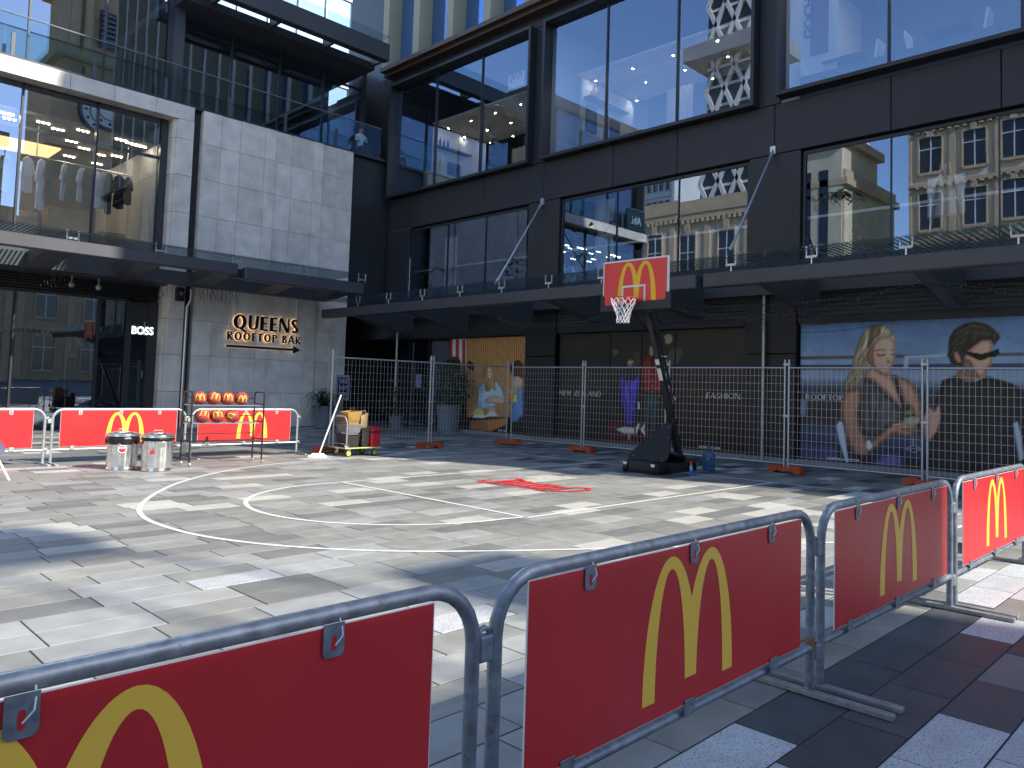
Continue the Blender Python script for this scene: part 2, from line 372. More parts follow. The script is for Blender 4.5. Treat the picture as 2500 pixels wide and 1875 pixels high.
def serif_on(mb, s, fmap, width, height, T=.15, t=.05, gap=.09, grow=0, m=0):
    adv = 0; items = []
    for c in s:
        w_, st = glyph(c, T, t); items.append((adv, st)); adv += w_+gap
    k = width/(adv-gap)
    for a, st in items:
        for pts, hw, vw in st:
            for (p, q) in zip(pts[:-1], pts[1:]):
                dx, dy = q[0]-p[0], q[1]-p[1]; l = math.hypot(dx, dy) or 1; nx, ny = -dy/l, dx/l
                wd = math.hypot(nx*hw, ny*vw)/2
                e = .012 if len(pts) > 2 else 0
                px = lambda X, Y: fmap((a+X)*k, Y*height)
                # grow is in real units
                gx = grow/k; gy = grow/height
                ex, ey = dx/l*(e+gx), dy/l*(e+gy); ox, oy = nx*(wd+gx), ny*(wd+gy)
                mb.add([px(p[0]-ex-ox, p[1]-ey-oy), px(q[0]+ex-ox, q[1]+ey-oy), px(q[0]+ex+ox, q[1]+ey+oy), px(p[0]-ex+ox, p[1]-ey+oy)], [(0, 1, 2, 3)], m)
def serif_letters(txt, fmap, width, height, T, t, gap, grow):
    ws = [glyph(c, T, t)[0] for c in txt]; k = width/(sum(ws)+gap*(len(txt)-1)); x = 0
    for c, w_ in zip(txt, ws):
        if c != ' ':
            b = MB(); x0 = x; serif_on(b, c, lambda X, Y, x0=x0: fmap(x0+X, Y), w_*k, height, T, t, gap, grow); yield b
        x += (w_+gap)*k
def arches(n=14):
    """outline of the M emblem, width 1 (x -.5...5), height .82"""
    Rt = []; ell = lambda cx, a, b, z: a*math.sqrt(max(0, 1-(z/b)**2))
    W = .743; o = []
    f = lambda x, z: ((x-.3715)/W, z/W)
    # left outer up
    L = [f(.205-.205*math.cos(R(90*i/n)), .61*math.sin(R(90*i/n))) for i in range(n+1)]
    av = math.degrees(math.acos(.755))
    L += [f(.205+.2205*math.cos(R(90-(90-41)*i/n)), .61*math.sin(R(90-(90-41)*i/n))) for i in range(1, n+1)]
    Lr = [(-x, z) for x, z in L][::-1]
    top = L[:-1]+[(0, L[-1][1])]+Lr[1:]
    inr = [f(.205-.115*math.cos(R(90*i/n)), .555*math.sin(R(90*i/n))) for i in range(n+1)]
    inr += [f(.205+.1205*math.cos(R(90-85.3*i/n)), .555*math.sin(R(90-85.3*i/n))) for i in range(1, n+1)]
    inl = inr                                 # left opening, from left leg foot up and down to middle leg
    inrm = [(-x, z) for x, z in inl][::-1]    # right opening from middle leg to right leg foot
    return top + inrm[::-1] + inl[::-1]
AR = arches()
# ================================================================== GROUND
PY, PX = .3645, .742
gb = MB(); gb.add([(-6, -4, -.0045), (19.9, -4, -.0045), (19.9, 29, -.0045), (-6, 29, -.0045)], [(0, 1, 2, 3)])
plaza = tag(mk('plaza', gb, 'joint', org=(0, 0, 0)), 'paved plaza of staggered grey, dark and cream stone pavers', None, kind='structure')
gf = MB(); gf.add([(-400, -400, -.05), (400, -400, -.05), (400, 400, -.05), (-400, 400, -.05)], [(0, 1, 2, 3)])
tag(mk('ground', gf, 'ground_far', org=(0, 0, 0)), None, None, kind='structure')
PM = ['midgrey', 'darkgrey', 'granite', 'cream', 'lightgrey', 'basalt']
def paver_mb(mb, cx, cy, dz, m):
    a, b, c = PX/2-.006, PY/2-.006, .003; z0, z1, z2 = -.013, dz-.002, dz
    vs = [(cx-a, cy-b, z0), (cx+a, cy-b, z0), (cx+a, cy+b, z0), (cx-a, cy+b, z0), (cx-a, cy-b, z1), (cx+a, cy-b, z1), (cx+a, cy+b, z1), (cx-a, cy+b, z1),
          (cx-a+c, cy-b+c, z2), (cx+a-c, cy-b+c, z2), (cx+a-c, cy+b-c, z2), (cx-a+c, cy+b-c, z2)]
    mb.add(vs, [(0, 1, 5, 4), (1, 2, 6, 5), (2, 3, 7, 6), (3, 0, 4, 7), (4, 5, 9, 8), (5, 6, 10, 9), (6, 7, 11, 10), (7, 4, 8, 11), (8, 9, 10, 11)], m)
PV = []
ry = random.Random(3)
row = 0; y = 1.41-PY*14
while y < 28.6:
    off = ry.choice((0, .27, .4, .54, .67))*PX+ry.uniform(-.05, .05)
    x = -5.6+off
    while x < 19.4:
        cx_, cy_ = x+PX/2, y+PY/2; u = ry.random()
        if cy_ < 2.15 and cx_ > 1.2: m = 5 if u < (.6 if cx_ < 8 else .35) else (2 if u < .93 else 1)
        elif cy_ < 7.6 and cx_ < 5.2: m = 4 if u < .5 else (0 if u < .88 else (2 if u < .91 else 1))
        elif cx_ < 9.5 and 8 < cy_ < 16.5: m = 0 if u < .48 else (1 if u < .68 else (4 if u < .84 else 3))
        elif cx_ < 13.5 and cy_ < 17: m = 0 if u < .56 else (1 if u < .7 else (4 if u < .85 else (2 if u < .875 else 3)))
        else: m = 1 if u < .5 else (5 if u < .7 else (0 if u < .92 else 3))
        PV.append((cx_, cy_, m, ry.uniform(-.0012, .0012))); x += PX
    y += PY; row += 1
def vis(p):
    d = Vector((p[0], p[1], 0))-CAMP; k = d.dot(fw)
    if k < .6: return 0
    q = proj((p[0], p[1], 0)); 
    if q[0] < -120 or q[0] > 2620 or q[1] > 1990: return 0
    # hidden behind the near sign boards
    return (CH/(k*k*k))
rank = sorted(range(len(PV)), key=lambda i: -vis(PV[i])); near = set(rank[:300])
proto = []
for i, mm in enumerate(PM):
    b_ = MB(); paver_mb(b_, 0, 0, 0, 0); o = mk('paver', b_, mm, org=(0, 0, 0)); proto.append(o.data); bpy.data.objects.remove(o)
rest = MB()
for i, (cx_, cy_, m, dz) in enumerate(PV):
    if i in near:
        o = link(bpy.data.objects.new('paver', proto[m])); o.parent = plaza; o.location = Vector((cx_, cy_, dz))*SC
    else: paver_mb(rest, cx_, cy_, dz, m)
tag(mk('paver_field', rest, PM, plaza), None, None, kind='stuff')
# painted court lines
ln = MB(); LW = .064; ZL = .0045
def strip(pts, wd=LW, closed=False):
    n = len(pts); a = []; 
    for i in range(n):
        p = Vector((*pts[max(0, i-1)], 0)); q = Vector((*pts[min(n-1, i+1)], 0)); d = (q-p).normalized(); nn = Vector((-d.y, d.x, 0))*wd/2
        c = Vector((*pts[i], ZL)); a += [c-nn, c+nn]
    ln.add(a, [(2*i, 2*i+1, 2*i+3, 2*i+2) for i in range(n-1)])
XB = 14.62; YC = 9.73
strip([(XB, 15.9), (XB, 3.55)])
strip([(7.55, 12.06), (XB-LW/2, 12.06)]); strip([(7.55, 7.42), (XB-LW/2, 7.42)]); strip([(7.55, 12.02), (7.55, 7.46)])
strip([(7.55, 12.06)]+[(7.23-2.27*math.sin(R(a)), 9.8+2.26*math.cos(R(a))) for a in range(0, 181, 4)]+[(7.55, 7.47)])
def crom(P, n=6):
    o = []
    for i in range(len(P)-1):
        p0, p1, p2, p3 = [Vector(P[max(0, min(len(P)-1, k))]) for k in (i-1, i, i+1, i+2)]
        for k in range(n): u = k/n; q = .5*(2*p1+(p2-p0)*u+(2*p0-5*p1+4*p2-p3)*u*u+(3*p1-p0-3*p2+p3)*u**3); o.append((q.x, q.y))
    return o+[P[-1]]
strip(crom([(XB, 15.86), (12.2, 15.86), (9.9, 15.79), (8.36, 15.52), (7.25, 15.07), (6.31, 14.44), (5.31, 13.46), (4.525, 12.36), (3.95, 11.3), (3.69, 10.5), (3.62, 9.7), (3.735, 8.7), (4.17, 7.68), (4.87, 6.81), (5.86, 6.04), (7.2, 5.2), (8.5, 4.4), (9.86, 3.65), (11.7, 3.25), (XB, 3.2)]))
tag(mk('court_marking', ln, 'linepaint'), None, None, kind='structure')
# red brush lettering on the paving
rd = MB(); fr = frame_map((9.62, 10.93, .0075), (.06, -.985, 0), (.93, -.05, 0))
def brush(pts, w0, w1=None):
    n = len(pts)-1; w1 = w1 or w0; v = []
    for i, p in enumerate(pts):
        a = Vector((*pts[max(0, i-1)], 0)); b = Vector((*pts[min(n, i+1)], 0)); d = (b-a).normalized(); k = (w0+(w1-w0)*i/n)*(1+.25*math.sin(i*1.9))/2
        nn = Vector((-d.y, d.x))*k; v += [fr(p[0]-nn.x, p[1]-nn.y), fr(p[0]+nn.x, p[1]+nn.y)]
    rd.add(v, [(2*i, 2*i+1, 2*i+3, 2*i+2) for i in range(n)])
    # stacked a hair apart so that crossing strokes never share a plane
    for q in rd.V[-len(v):]: q.z += .0006*(len(rd.V) % 7)
brush(arc(.2, .55, .19, .5, 100, -170, 20), .11, .07); brush([(.05, .9), (.16, 1.0), (.42, .95)], .06)
for i, x in enumerate((.46, .72, .95, 1.2, 1.42, 1.62)):
    brush(arc(x, .52-.02*i, .11, .34, 60+30*(i % 3), 400+20*(i % 2), 16), .115, .06)
    brush([(x+.06, .2), (x+.1, .55), (x+.16, .85+.1*(i % 2))], .08, .05)
brush(arc(1.92, .55, .2, .42, -40, 320, 22), .12, .07)
brush([(.02, .1), (.5, .06), (1.0, .1), (1.5, .05), (1.8, .0)], .05, .04); brush([(.1, .0), (.7, -.03), (1.4, -.04)], .025)
tag(mk('painted_lettering', rd, 'redpaint'), 'red brush-script lettering sprayed on the court below the hoop', 'lettering')

# ================================================================== RIGHT BUILDING (facade plane X = 19.5)
XF = 19.5; YE = -9.1; YT = 28.3
rb = thing('black_panel_building', (XF, 10, 0), 'black panelled building with big framed windows and glass canopy right of the court', 'building')
def part(name, mb, m, parent=rb, **k): return mk(name, mb, m, parent, **k)
m_ = MB(); m_.box(XF+6.2, XF+26, YE, 33, 0, 15.6); part('core', m_, 'roomdark')
# floor slabs between storeys, solid walls
m_ = MB(); m_.box(XF+.12, XF+6.2, YE, YT+5, 8.5, 9.9); part('floor_slab', m_, 'roomdark')
m_ = MB(); m_.box(XF+.12, XF+6.2, YE, YT+5, 3.75, 5.45); part('floor_slab', m_, 'roomdark')
m_ = MB(); m_.box(XF+.12, XF+6.2, YE, YT+5, 14.95, 15.6); part('floor_slab', m_, 'roomdark')
def cpanel(y0, y1, z0, z1, m='panel', x=XF, d=.1, g=.012):
    b_ = MB(); b_.box(x, x+d, y0+g, y1-g, z0+g, z1-g, bev=.006); return part('cladding_panel', b_, m)
sm = [YT, 25.3, 22.05, 18.87, 15.73, 13.22, 10.0, 6.87, 4.43, .9, -2.3, -5.6, YE]
for a, b in zip(sm[1:], sm[:-1]): cpanel(a, b, 8.45, 9.86)
for a, b in ((26.75, YT), (18.06, 19.58), (9.22, 10.76), (-.4, .9), (YE, -8.0)):
    cpanel(a, b, 5.1, 8.45)
for a, b in ((18.1, 19.57), (9.3, 10.8), (-.3, 1.0), (YE, -8.0)):
    cpanel(a, b, 2.9, 5.1, 'darkpanel'); cpanel(a, b, 0, 2.9, 'darkpanel')
for a, b in ((18.82, 19.46), (9.84, 10.5), (1.2, 1.7), (YE, -7)): cpanel(a, b, 9.86, 14.95)
cpanel(YT-.08, YT+.9, 5.1, 15.2, 'darkpanel', x=XF+.02)
for a, b in zip([YE, -2.3, 4.43, 10.0, 15.73, 22.05], [-2.3, 4.43, 10.0, 15.73, 22.05, YT]): cpanel(a, b, 14.95, 15.55)
m_ = MB(); m_.box(XF-.02, XF+.08, YE, YT, 5.0, 5.1); part('transom', m_, 'mullion')
# bronze cornice and finned upper storeys
m_ = MB(); m_.box(XF-.55, XF+.3, YE, YT+.35, 15.56, 15.74); m_.box(XF-.35, XF+.3, YE, YT+.35, 15.4, 15.56); part('cornice', m_, 'bronze')
up_ = MB(); up_.box(XF+.55, XF+26, YE, 33, 15.75, 40); part('upper_storeys', up_, 'towerdark')
for i in range(17):
    yc = 28.55-2.25*i; b_ = MB()
    b_.box(XF-.4, XF+.5, yc-.2, yc+.22, 15.75, 40); part('fin', b_, 'fin')
    if i < 16:
        for j in range(5):
            z0 = 15.78+4.7*j; g_ = MB(); g_.box(XF+.28, XF+.34, yc-2.05, yc-.2, z0, z0+4.25); pn = part('window_pane', g_, 'bluepane')
            g_ = MB(); g_.box(XF+.2, XF+.4, yc-2.05, yc-.2, z0+4.25, z0+4.68); part('spandrel', g_, 'finside')
rt_ = random.Random(21)
def tilt(m, ax):        # panes never sit perfectly true
    c = sum(m.V, Vector())/len(m.V); a, b = rt_.uniform(-.0035, .0035), rt_.uniform(-.0035, .0035)
    for v in m.V: v[ax] += a*(v[1-ax]-c[1-ax])+b*(v.z-c.z)
# framed windows ---------------------------------------------------
def window(y0, y1, z0, z1, mull, x=XF, proud=.32, fw_=.1, gm='glass', name='window'):
    f = MB()
    f.box(x-proud, x+.12, y0, y1, z0-fw_, z0); f.box(x-proud, x+.12, y0, y1, z1, z1+fw_)
    f.box(x-proud, x+.12, y0-fw_, y0, z0-fw_, z1+fw_); f.box(x-proud, x+.12, y1, y1+fw_, z0-fw_, z1+fw_)
    wn = part(name, f, 'mullion')
    ed = [y0]+sorted(mull)+[y1]
    for a, b in zip(ed[:-1], ed[1:]):
        g_ = MB(); g_.box(x+.0, x+.02, a+.02, b-.02, z0+.005, z1-.005); tilt(g_, 0); pn = mk('pane', g_, gm, wn)
    for q in mull:
        g_ = MB(); g_.box(x-.05, x+.1, q-.025, q+.025, z0, z1); mk('mullion', g_, 'mullion', wn)
    return wn
window(19.55, 28.1, 9.98, 14.85, (25.2, 22.35))
window(10.6, 18.72, 9.98, 14.85, (16.07, 13.25))
window(1.9, 9.74, 10.08, 14.85, (6.92, 4.0))
window(-6.9, 1.1, 10.0, 14.85, (-1.6, -4.3))
def lowwin(y0, y1, mull, gm='glass'):
    f = MB(); z0, z1 = 5.12, 8.4
    f.box(XF+.1, XF+.2, y0, y1, z1-.08, z1); f.box(XF+.1, XF+.2, y0, y0+.08, z0, z1-.08); f.box(XF+.1, XF+.2, y1-.08, y1, z0, z1-.08)
    wn = part('window', f, 'mullion'); ed = [y0+.08]+sorted(mull)+[y1-.08]
    for a, b in zip(ed[:-1], ed[1:]):
        g_ = MB(); g_.box(XF+.14, XF+.16, a+.012, b-.012, z0, z1-.085); tilt(g_, 0); mk('pane', g_, gm, wn)
    g_ = MB(); g_.box(XF+.22, XF+.26, y0, y1, 6.55, 6.62); mk('guard_rail', g_, 'galvbright', wn)
    for q in mull:
        g_ = MB(); g_.box(XF+.1, XF+.18, q-.012, q+.012, z0, z1-.08); mk('mullion', g_, 'mullion', wn)
lowwin(19.6, 26.72, (24.3, 22.0), 'glassdark'); lowwin(10.78, 18.04, (15.6, 13.2)); lowwin(1.0, 9.2, (6.9, 4.5)); lowwin(-8, -.4, (-2.9, -5.4))
# side walls and rooms behind the glass
for y_ in (19.0, 10.15, 1.45, -7.2):
    b_ = MB(); b_.box(XF+.2, XF+6.2, y_-.1, y_+.1, 9.9, 14.95); part('party_wall', b_, 'roomwhite')
for y_ in (18.8, 9.98, .25, 26.8):
    b_ = MB(); b_.box(XF+.2, XF+6.2, y_-.1, y_+.1, 5.45, 8.5); part('party_wall', b_, 'roomdark')
b_ = MB(); b_.box(XF+.2, XF+6.2, 28.2, 28.4, 9.9, 14.95); part('party_wall', b_, 'roomdark')
def ceil(y0, y1, z, x0, x1, k):
    b_ = MB(); b_.box(XF+x0, XF+x1, y0, y1, z, z+.06); c_ = part('ceiling', b_, 'ceilwhite')
    for i in range(k):
        for j in range(3):
            xx = XF+x0+.5+(x1-x0-.9)*j/2; yy = y0+.5+(y1-y0-1)*i/max(1, k-1)+(.35 if j % 2 else 0)
            d_ = MB(); d_.lathe([(.03, z-.16), (.06, z-.15), (.05, z-.06), (.09, z)], (xx, yy, 0), 8); mk('downlight', d_, 'roomwhite', c_); d_ = MB(); d_.lathe([(.005, z-.171), (.028, z-.17), (.028, z-.162), (.005, z-.161)], (xx, yy, 0), 8); mk('lamp_lens', d_, 'spot', c_)
ceil(2.0, 9.6, 14.6, .5, 4.6, 9); ceil(19.9, 27.0, 13.35, 1.2, 4.6, 5); ceil(10.7, 18.5, 13.3, 1.2, 4.6, 5)
b_ = MB(); b_.box(XF+1.3, XF+4.4, 27.0, 27.1, 10.0, 13.3); part('inner_wall', b_, 'roomwhite')
b_ = MB(); b_.box(XF+1.3, XF+4.4, 18.3, 18.4, 9.95, 13.2); part('inner_wall', b_, 'roomwhite')
b_ = MB(); b_.box(XF+1.28, XF+4.4, 26.98, 27.0, 9.95, 11.0); part('dado', b_, 'roomblue')
b_ = MB(); b_.box(XF+1.28, XF+4.4, 18.28, 18.3, 9.95, 10.9); part('dado', b_, 'roomblue')
for y0, y1 in ((19.2, 28), (10.3, 18.9), (1.7, 10), (-7, 1.3)):
    b_ = MB(); b_.box(XF+.3, XF+6.2, y0, y1, 9.9, 9.95); part('floor', b_, 'woodfloor')
# ground floor: plinth, louvres, dark glazing
b_ = MB(); b_.box(XF-.08, XF+.3, YE, 24.2, 0, .1); part('plinth', b_, 'concrete')
for y0, y1, zt in ((10.85, 18.05, 5.0), (1.05, 9.25, 5.0), (-8, -.35, 5.0), (19.6, 28.2, 5.0)):
    b_ = MB(); b_.box(XF+.3, XF+.35, y0, y1, 3.75, zt); part('louvre_backing', b_, 'black')
    for i in range(10):
        z_ = 3.9+i*.115; b_ = MB(); b_.add([(XF+.1, y0, z_), (XF+.1, y1, z_), (XF+.22, y1, z_+.08), (XF+.22, y0, z_+.08), (XF+.1, y0, z_-.012), (XF+.1, y1, z_-.012), (XF+.22, y1, z_+.068), (XF+.22, y0, z_+.068)],
            [(0, 1, 2, 3), (4, 7, 6, 5), (0, 4, 5, 1), (3, 2, 6, 7)]); part('louvre', b_, 'louvre')
    b_ = MB(); b_.box(XF+.05, XF+.3, y0, y1, 3.7, 3.82); part('shopfront_head', b_, 'mullion')
b_ = MB(); b_.box(XF+.3, XF+.5, YE, 24.0, 0, 3.75); part('shopfront_wall', b_, 'black')
b_ = MB(); b_.box(XF+2.5, XF+2.7, 24.0, 34, 0, 4.6); part('entrance_wall', b_, 'roomdark')
for y0, y1 in ((24.1, 25.4), (25.45, 26.75), (26.8, 28.1)):
    b_ = MB(); b_.box(XF+.3, XF+.32, y0, y1, .05, 3.6); d_ = part('entrance_door', b_, 'glassdark')
    f_ = MB(); f_.box(XF+.26, XF+.36, y0-.02, y0+.02, .05, 3.7); mk('door_frame', f_, 'mullion', d_)
# canopy ------------------------------------------------------------
XC = 16.0; cz0, cz1 = 4.32, 4.66
brk = RX(1712, 700, XC).y
cn = MB(); cn.box(XC, XC+.28, YE+.5, brk-.03, cz0, cz1, bev=.02); canopy = part('canopy', cn, 'canopysteel')
b_ = MB(); b_.box(XC+.0, XC+.28, brk+.16, 27.6, cz0, cz1, bev=.02); mk('fascia_beam', b_, 'canopysteel', canopy)
b_ = MB(); b_.box(XC+.34, XC+.5, brk-.2, brk+.3, cz0+.05, cz1-.05); mk('beam_joint', b_, 'darkpanel', canopy)
b_ = MB(); b_.box(XF-.35, XF-.02, YE+.5, 27.6, 4.5, 4.95); mk('wall_beam', b_, 'canopysteel', canopy)
for i in range(10):
    yb = 25.9-3.45*i
    b_ = MB(); b_.prism([(XC+.28, yb-.14, cz0+.06), (XC+.28, yb-.14, cz1-.03), (XF-.35, yb-.14, cz1+.12), (XF-.35, yb-.14, cz0-.42), (XF-.9, yb-.14, cz0-.42)], (0, .28, 0)); mk('cross_beam', b_, 'canopysteel', canopy)
for i in range(18):
    y0 = YE+.6+1.98*i; g_ = MB(); g_.box(XC-.22, XF-.5, y0+.015, y0+1.965, 5.0, 5.02); mk('glass_panel', g_, 'glasscanopy', canopy)
    fz = MB()
    for k in range(15):
        yy = y0+.06+k*.13; fz.add([(XC-.2, yy, 4.998), (XF-.6, yy, 4.998), (XF-.6, yy+.045, 4.998), (XC-.2, yy+.045, 4.998)], [(0, 1, 2, 3)])
    mk('frit_stripes', fz, 'potgrey', canopy)
    s_ = MB(); yk = y0; s_.tube([(XC+.1, yk, cz1), (XC+.1, yk, cz1+.16)], .022, 8); s_.box(XC+.07, XC+.13, yk-.13, yk+.13, cz1+.14, cz1+.19)
    for e in (-.12, .12): s_.tube([(XC+.1, yk+e, cz1+.17), (XC+.1, yk+e, 5.05)], .018, 8); s_.tube([(XC+.1, yk+e, 4.97), (XC+.1, yk+e, 4.995)], .035, 8); s_.tube([(XC+.1, yk+e, 5.022), (XC+.1, yk+e, 5.06)], .035, 8)
    mk('glass_bracket', s_, 'steel', canopy, smooth=True)
for (a, b) in (((858, 560), (783, 690)), ((1325, 493), (1208, 695)), ((1888, 368), (1782, 612))):
    p = RX(*a, XF-.02); q = RX(*b, XC+.9); q.z = max(q.z, 4.7); t_ = MB(); t_.tube([p, q], .028, 8); t_.tube([p, p+(q-p)*.08], .05, 8); t_.tube([q, q+(p-q)*.06], .045, 8)
    t_.box(XF-.06, XF+.005, p.y-.08, p.y+.08, p.z-.12, p.z+.12); mk('tie_rod', t_, 'steel', canopy, smooth=True)
for (px, y0) in ((1869, 0), (968, 0)):
    t_ = MB(); yy = 10.18 if px > 1000 else 27.15; t_.tube([(XF-.12, yy, 0), (XF-.12, yy, 4.55)], .05, 10); mk('downpipe', t_, 'galvbright', canopy, smooth=True)
# ================================================================== LEFT BUILDING (facade plane Y = 28.2)
YF = 28.2; XL = .8
lb = thing('stone_clad_shop_building', (10, YF, 0), 'pale stone and dark glass shop building across the back left of the plaza', 'building')
def lpart(n, m_b, mm, parent=lb, **k): return mk(n, m_b, mm, parent, **k)
m_ = MB(); m_.box(XL, 19.4, YF+8, YF+9, 0, 15.6); lpart('core', m_, 'roomdark')
m_ = MB(); m_.box(XL, 10.25, YF+.75, YF+8, 4.75, 6.2); lpart('floor_slab', m_, 'roomdark')
m_ = MB(); m_.box(XL, 19.4, YF+.75, YF+8, 10.75, 11.35); lpart('floor_slab', m_, 'ceilbrown')
m_ = MB(); m_.box(11.35, 17.45, YF+.08, YF+.5, 0, 11.45); wall = lpart('stone_wall', m_, 'stonejoint')
cols = [11.25, 11.93, 12.66, 13.62, 14.07, 14.76, 15.68, 16.12, 16.78, 17.53]
zz = [0, 1.29, 2.58, 3.85, 5.1, 6.38, 7.66, 9.0, 10.31, 11.52]
dep = [0, .03, 0, -.02, .03, 0, -.02, .03, 0]
for i in range(9):
    for j in range(9):
        b_ = MB(); d = dep[i]; b_.box(cols[i]+.006, cols[i+1]-.006, YF+d, YF+.08, zz[j]+.005, zz[j+1]-.005, bev=.004); mk('stone_tile', b_, 'stonetile', wall)
# side return of stone wall
for j in range(9):
    b_ = MB(); b_.box(11.25, 11.34, YF+.085, YF+.5, zz[j]+.005, zz[j+1]-.005); mk('stone_tile', b_, 'stonetile', wall)
m_ = MB(); m_.box(10.95, 11.24, YF+.25, YF+.4, 0, 11.5); lpart('shadow_gap', m_, 'black')
col_ = MB(); col_.box(10.36, 10.9, YF+.1, YF+.7, 0, 11.0); pier = lpart('stone_pier', col_, 'stonejoint')
for j in range(9):
    b_ = MB(); z1 = min(zz[j+1], 11.0); z0 = zz[j]+.005
    b_.prism([(10.28, YF+.72, z0), (10.28, YF+.25, z0), (10.42, YF, z0), (10.93, YF, z0), (10.93, YF+.72, z0)], (0, 0, z1-.01-z0)); mk('stone_tile', b_, 'stonetile', pier)
x = 10.93; k = 0
beam = MB(); beam.box(XL, 10.9, YF+.1, YF+.75, 11.05, 11.45); beam = lpart('stone_beam', beam, 'stonejoint')
while x > XL+.2:
    x0 = max(XL, x-1.32); b_ = MB(); b_.box(x0+.006, x-.006, YF, YF+.72, 11.0, 11.52, bev=.004); mk('stone_tile', b_, 'stonetile', beam); x = x0
# first-floor glazing
def lwindow(edges, z0, z1, yy, gm, name='shop_window', head=None):
    f = MB(); f.box(edges[0]-.08, edges[-1]+.08, yy-.03, yy+.15, z0-.1, z0); f.box(edges[0]-.08, edges[-1]+.08, yy-.03, yy+.15, z1, z1+.1)
    f.box(edges[-1], edges[-1]+.2, yy-.06, yy+.15, z0, z1); f.box(edges[0]-.1, edges[0], yy-.03, yy+.15, z0, z1)
    wn = lpart(name, f, 'mullion')
    for a, b in zip(edges[:-1], edges[1:]):
        g_ = MB(); g_.box(a+.03, b-.03, yy+.02, yy+.04, z0, z1); tilt(g_, 1); mk('pane', g_, gm, wn)
    for q in edges[1:-1]:
        g_ = MB(); g_.box(q-.03, q+.03, yy-.06, yy+.12, z0, z1); mk('mullion', g_, 'mullion', wn)
    if head:
        g_ = MB(); g_.box(edges[0], edges[-1], yy+.06, yy+.14, head-.05, head+.05); mk('transom', g_, 'mullion', wn)
    return wn
yy1 = YF+.6
lwindow([XL+.15, 3.67, 5.84, 7.99, 10.02], 6.15, 11.0, yy1, 'glass', head=9.6)
gx = [LY(px, 800, yy1).x for px in (32, 238, 305)]
gw = lwindow([XL+.15, 2.8, gx[0], gx[1], gx[2]], .1, 4.35, yy1, 'glassdark', head=None)
dr = MB(); dr.box(gx[2]+.03, 10.15, yy1, yy1+.12, 3.55, 4.35); door = lpart('shop_door', dr, 'mullion')
g_ = MB(); g_.box(gx[2]+.08, 10.05, yy1+.04, yy1+.06, .1, 3.55); mk('pane', g_, 'glassdark', door)
g_ = MB(); g_.box(gx[2]+.03, gx[2]+.1, yy1-.02, yy1+.1, .02, 3.55); g_.box(9.95, 10.28, yy1-.02, yy1+.1, .02, 4.4); mk('door_frame', g_, 'mullion', door)
for z0 in (3.45, 1.75): g_ = MB(); g_.box(9.82, 9.85, yy1-.06, yy1-.03, z0, z0+.25); mk('door_handle', g_, 'steel', door)
bs = MB(); a = LY(321, 815, yy1-.05); b = LY(375, 803, yy1-.05)
btext_on(bs, 'BOSS', frame_map(a, (1, 0, 0), (0, 0, 1)), b.x-a.x, .28, .022)
lt = [Vector(v) for v in bs.V]; bs2 = MB(); bs2.V = bs.V; bs2.F = bs.F; bs2.M = bs.M
sg = tag(mk('shop_sign', bs, 'lettersign'), 'white BOSS letters on the dark shopfront glass beside the stone pier', 'sign')
fl = MB(); fl.box(XL, 10.25, yy1-.35, yy1, 0, .1); lpart('plinth', fl, 'darkpanel')
for k in range(8):
    b_ = MB(); b_.box(XL, 10.25, yy1-.1+.0, yy1+.1, 4.5+.09*k, 4.53+.09*k); lpart('louvre', b_, 'louvre')
# shop interior: back wall, ceiling, lights
b_ = MB(); b_.box(XL, 10.3, YF+7.6, YF+7.9, 0, 4.75); lpart('back_wall', b_, 'roomdark')
b_ = MB(); b_.box(XL, 10.3, YF+7.3, YF+7.5, 6.2, 10.75); lpart('back_wall', b_, 'shopwall')
b_ = MB(); b_.box(10.0, 10.3, YF+.8, YF+7.6, 6.2, 10.75); lpart('side_wall', b_, 'roomwhite')
b_ = MB(); b_.box(10.2, 10.3, YF+.8, YF+7.6, 0, 4.75); lpart('side_wall', b_, 'roomdark')
b_ = MB(); b_.box(XL, 10, YF+.8, YF+7.3, 10.1, 10.2); cl_ = lpart('shop_ceiling', b_, 'ceilbrown')
rl = random.Random(11)
for i in range(34):
    xx = rl.uniform(1.2, 9.5); ya = YF+(rl.uniform(1.0, 1.4) if i % 2 == 0 else rl.uniform(1.5, 6.5)); d_ = MB()
    for j in range(3): d_.box(xx+.14*j, xx+.14*j+.07, ya, ya+.07, 10.06, 10.09)
    mk('downlight', d_, 'lamp', cl_)
xq_ = LY(150, 350, 32.4).x
for (x0, x1) in ((xq_-3.6, xq_),):
    b_ = MB(); b_.box(x0, x1, 32.4, 34.1, 10.04, 10.09); mk('light_panel', b_, 'lamppanel', cl_)
b_ = MB(); b_.box(XL, 10.2, YF+.8, YF+7.6, 6.16, 6.2); lpart('floor', b_, 'woodfloor')
for (x0, x1, z0, z1) in ((6.2, 6.9, 6.2, 7.3), (7.2, 8.6, 6.2, 7.6), (8.9, 9.7, 6.2, 7.0), (3.5, 4.6, 6.2, 7.2)):
    b_ = MB(); b_.box(x0, x1, YF+2.6, YF+3.4, z0, z1); lpart('display_plinth', b_, 'kraft')
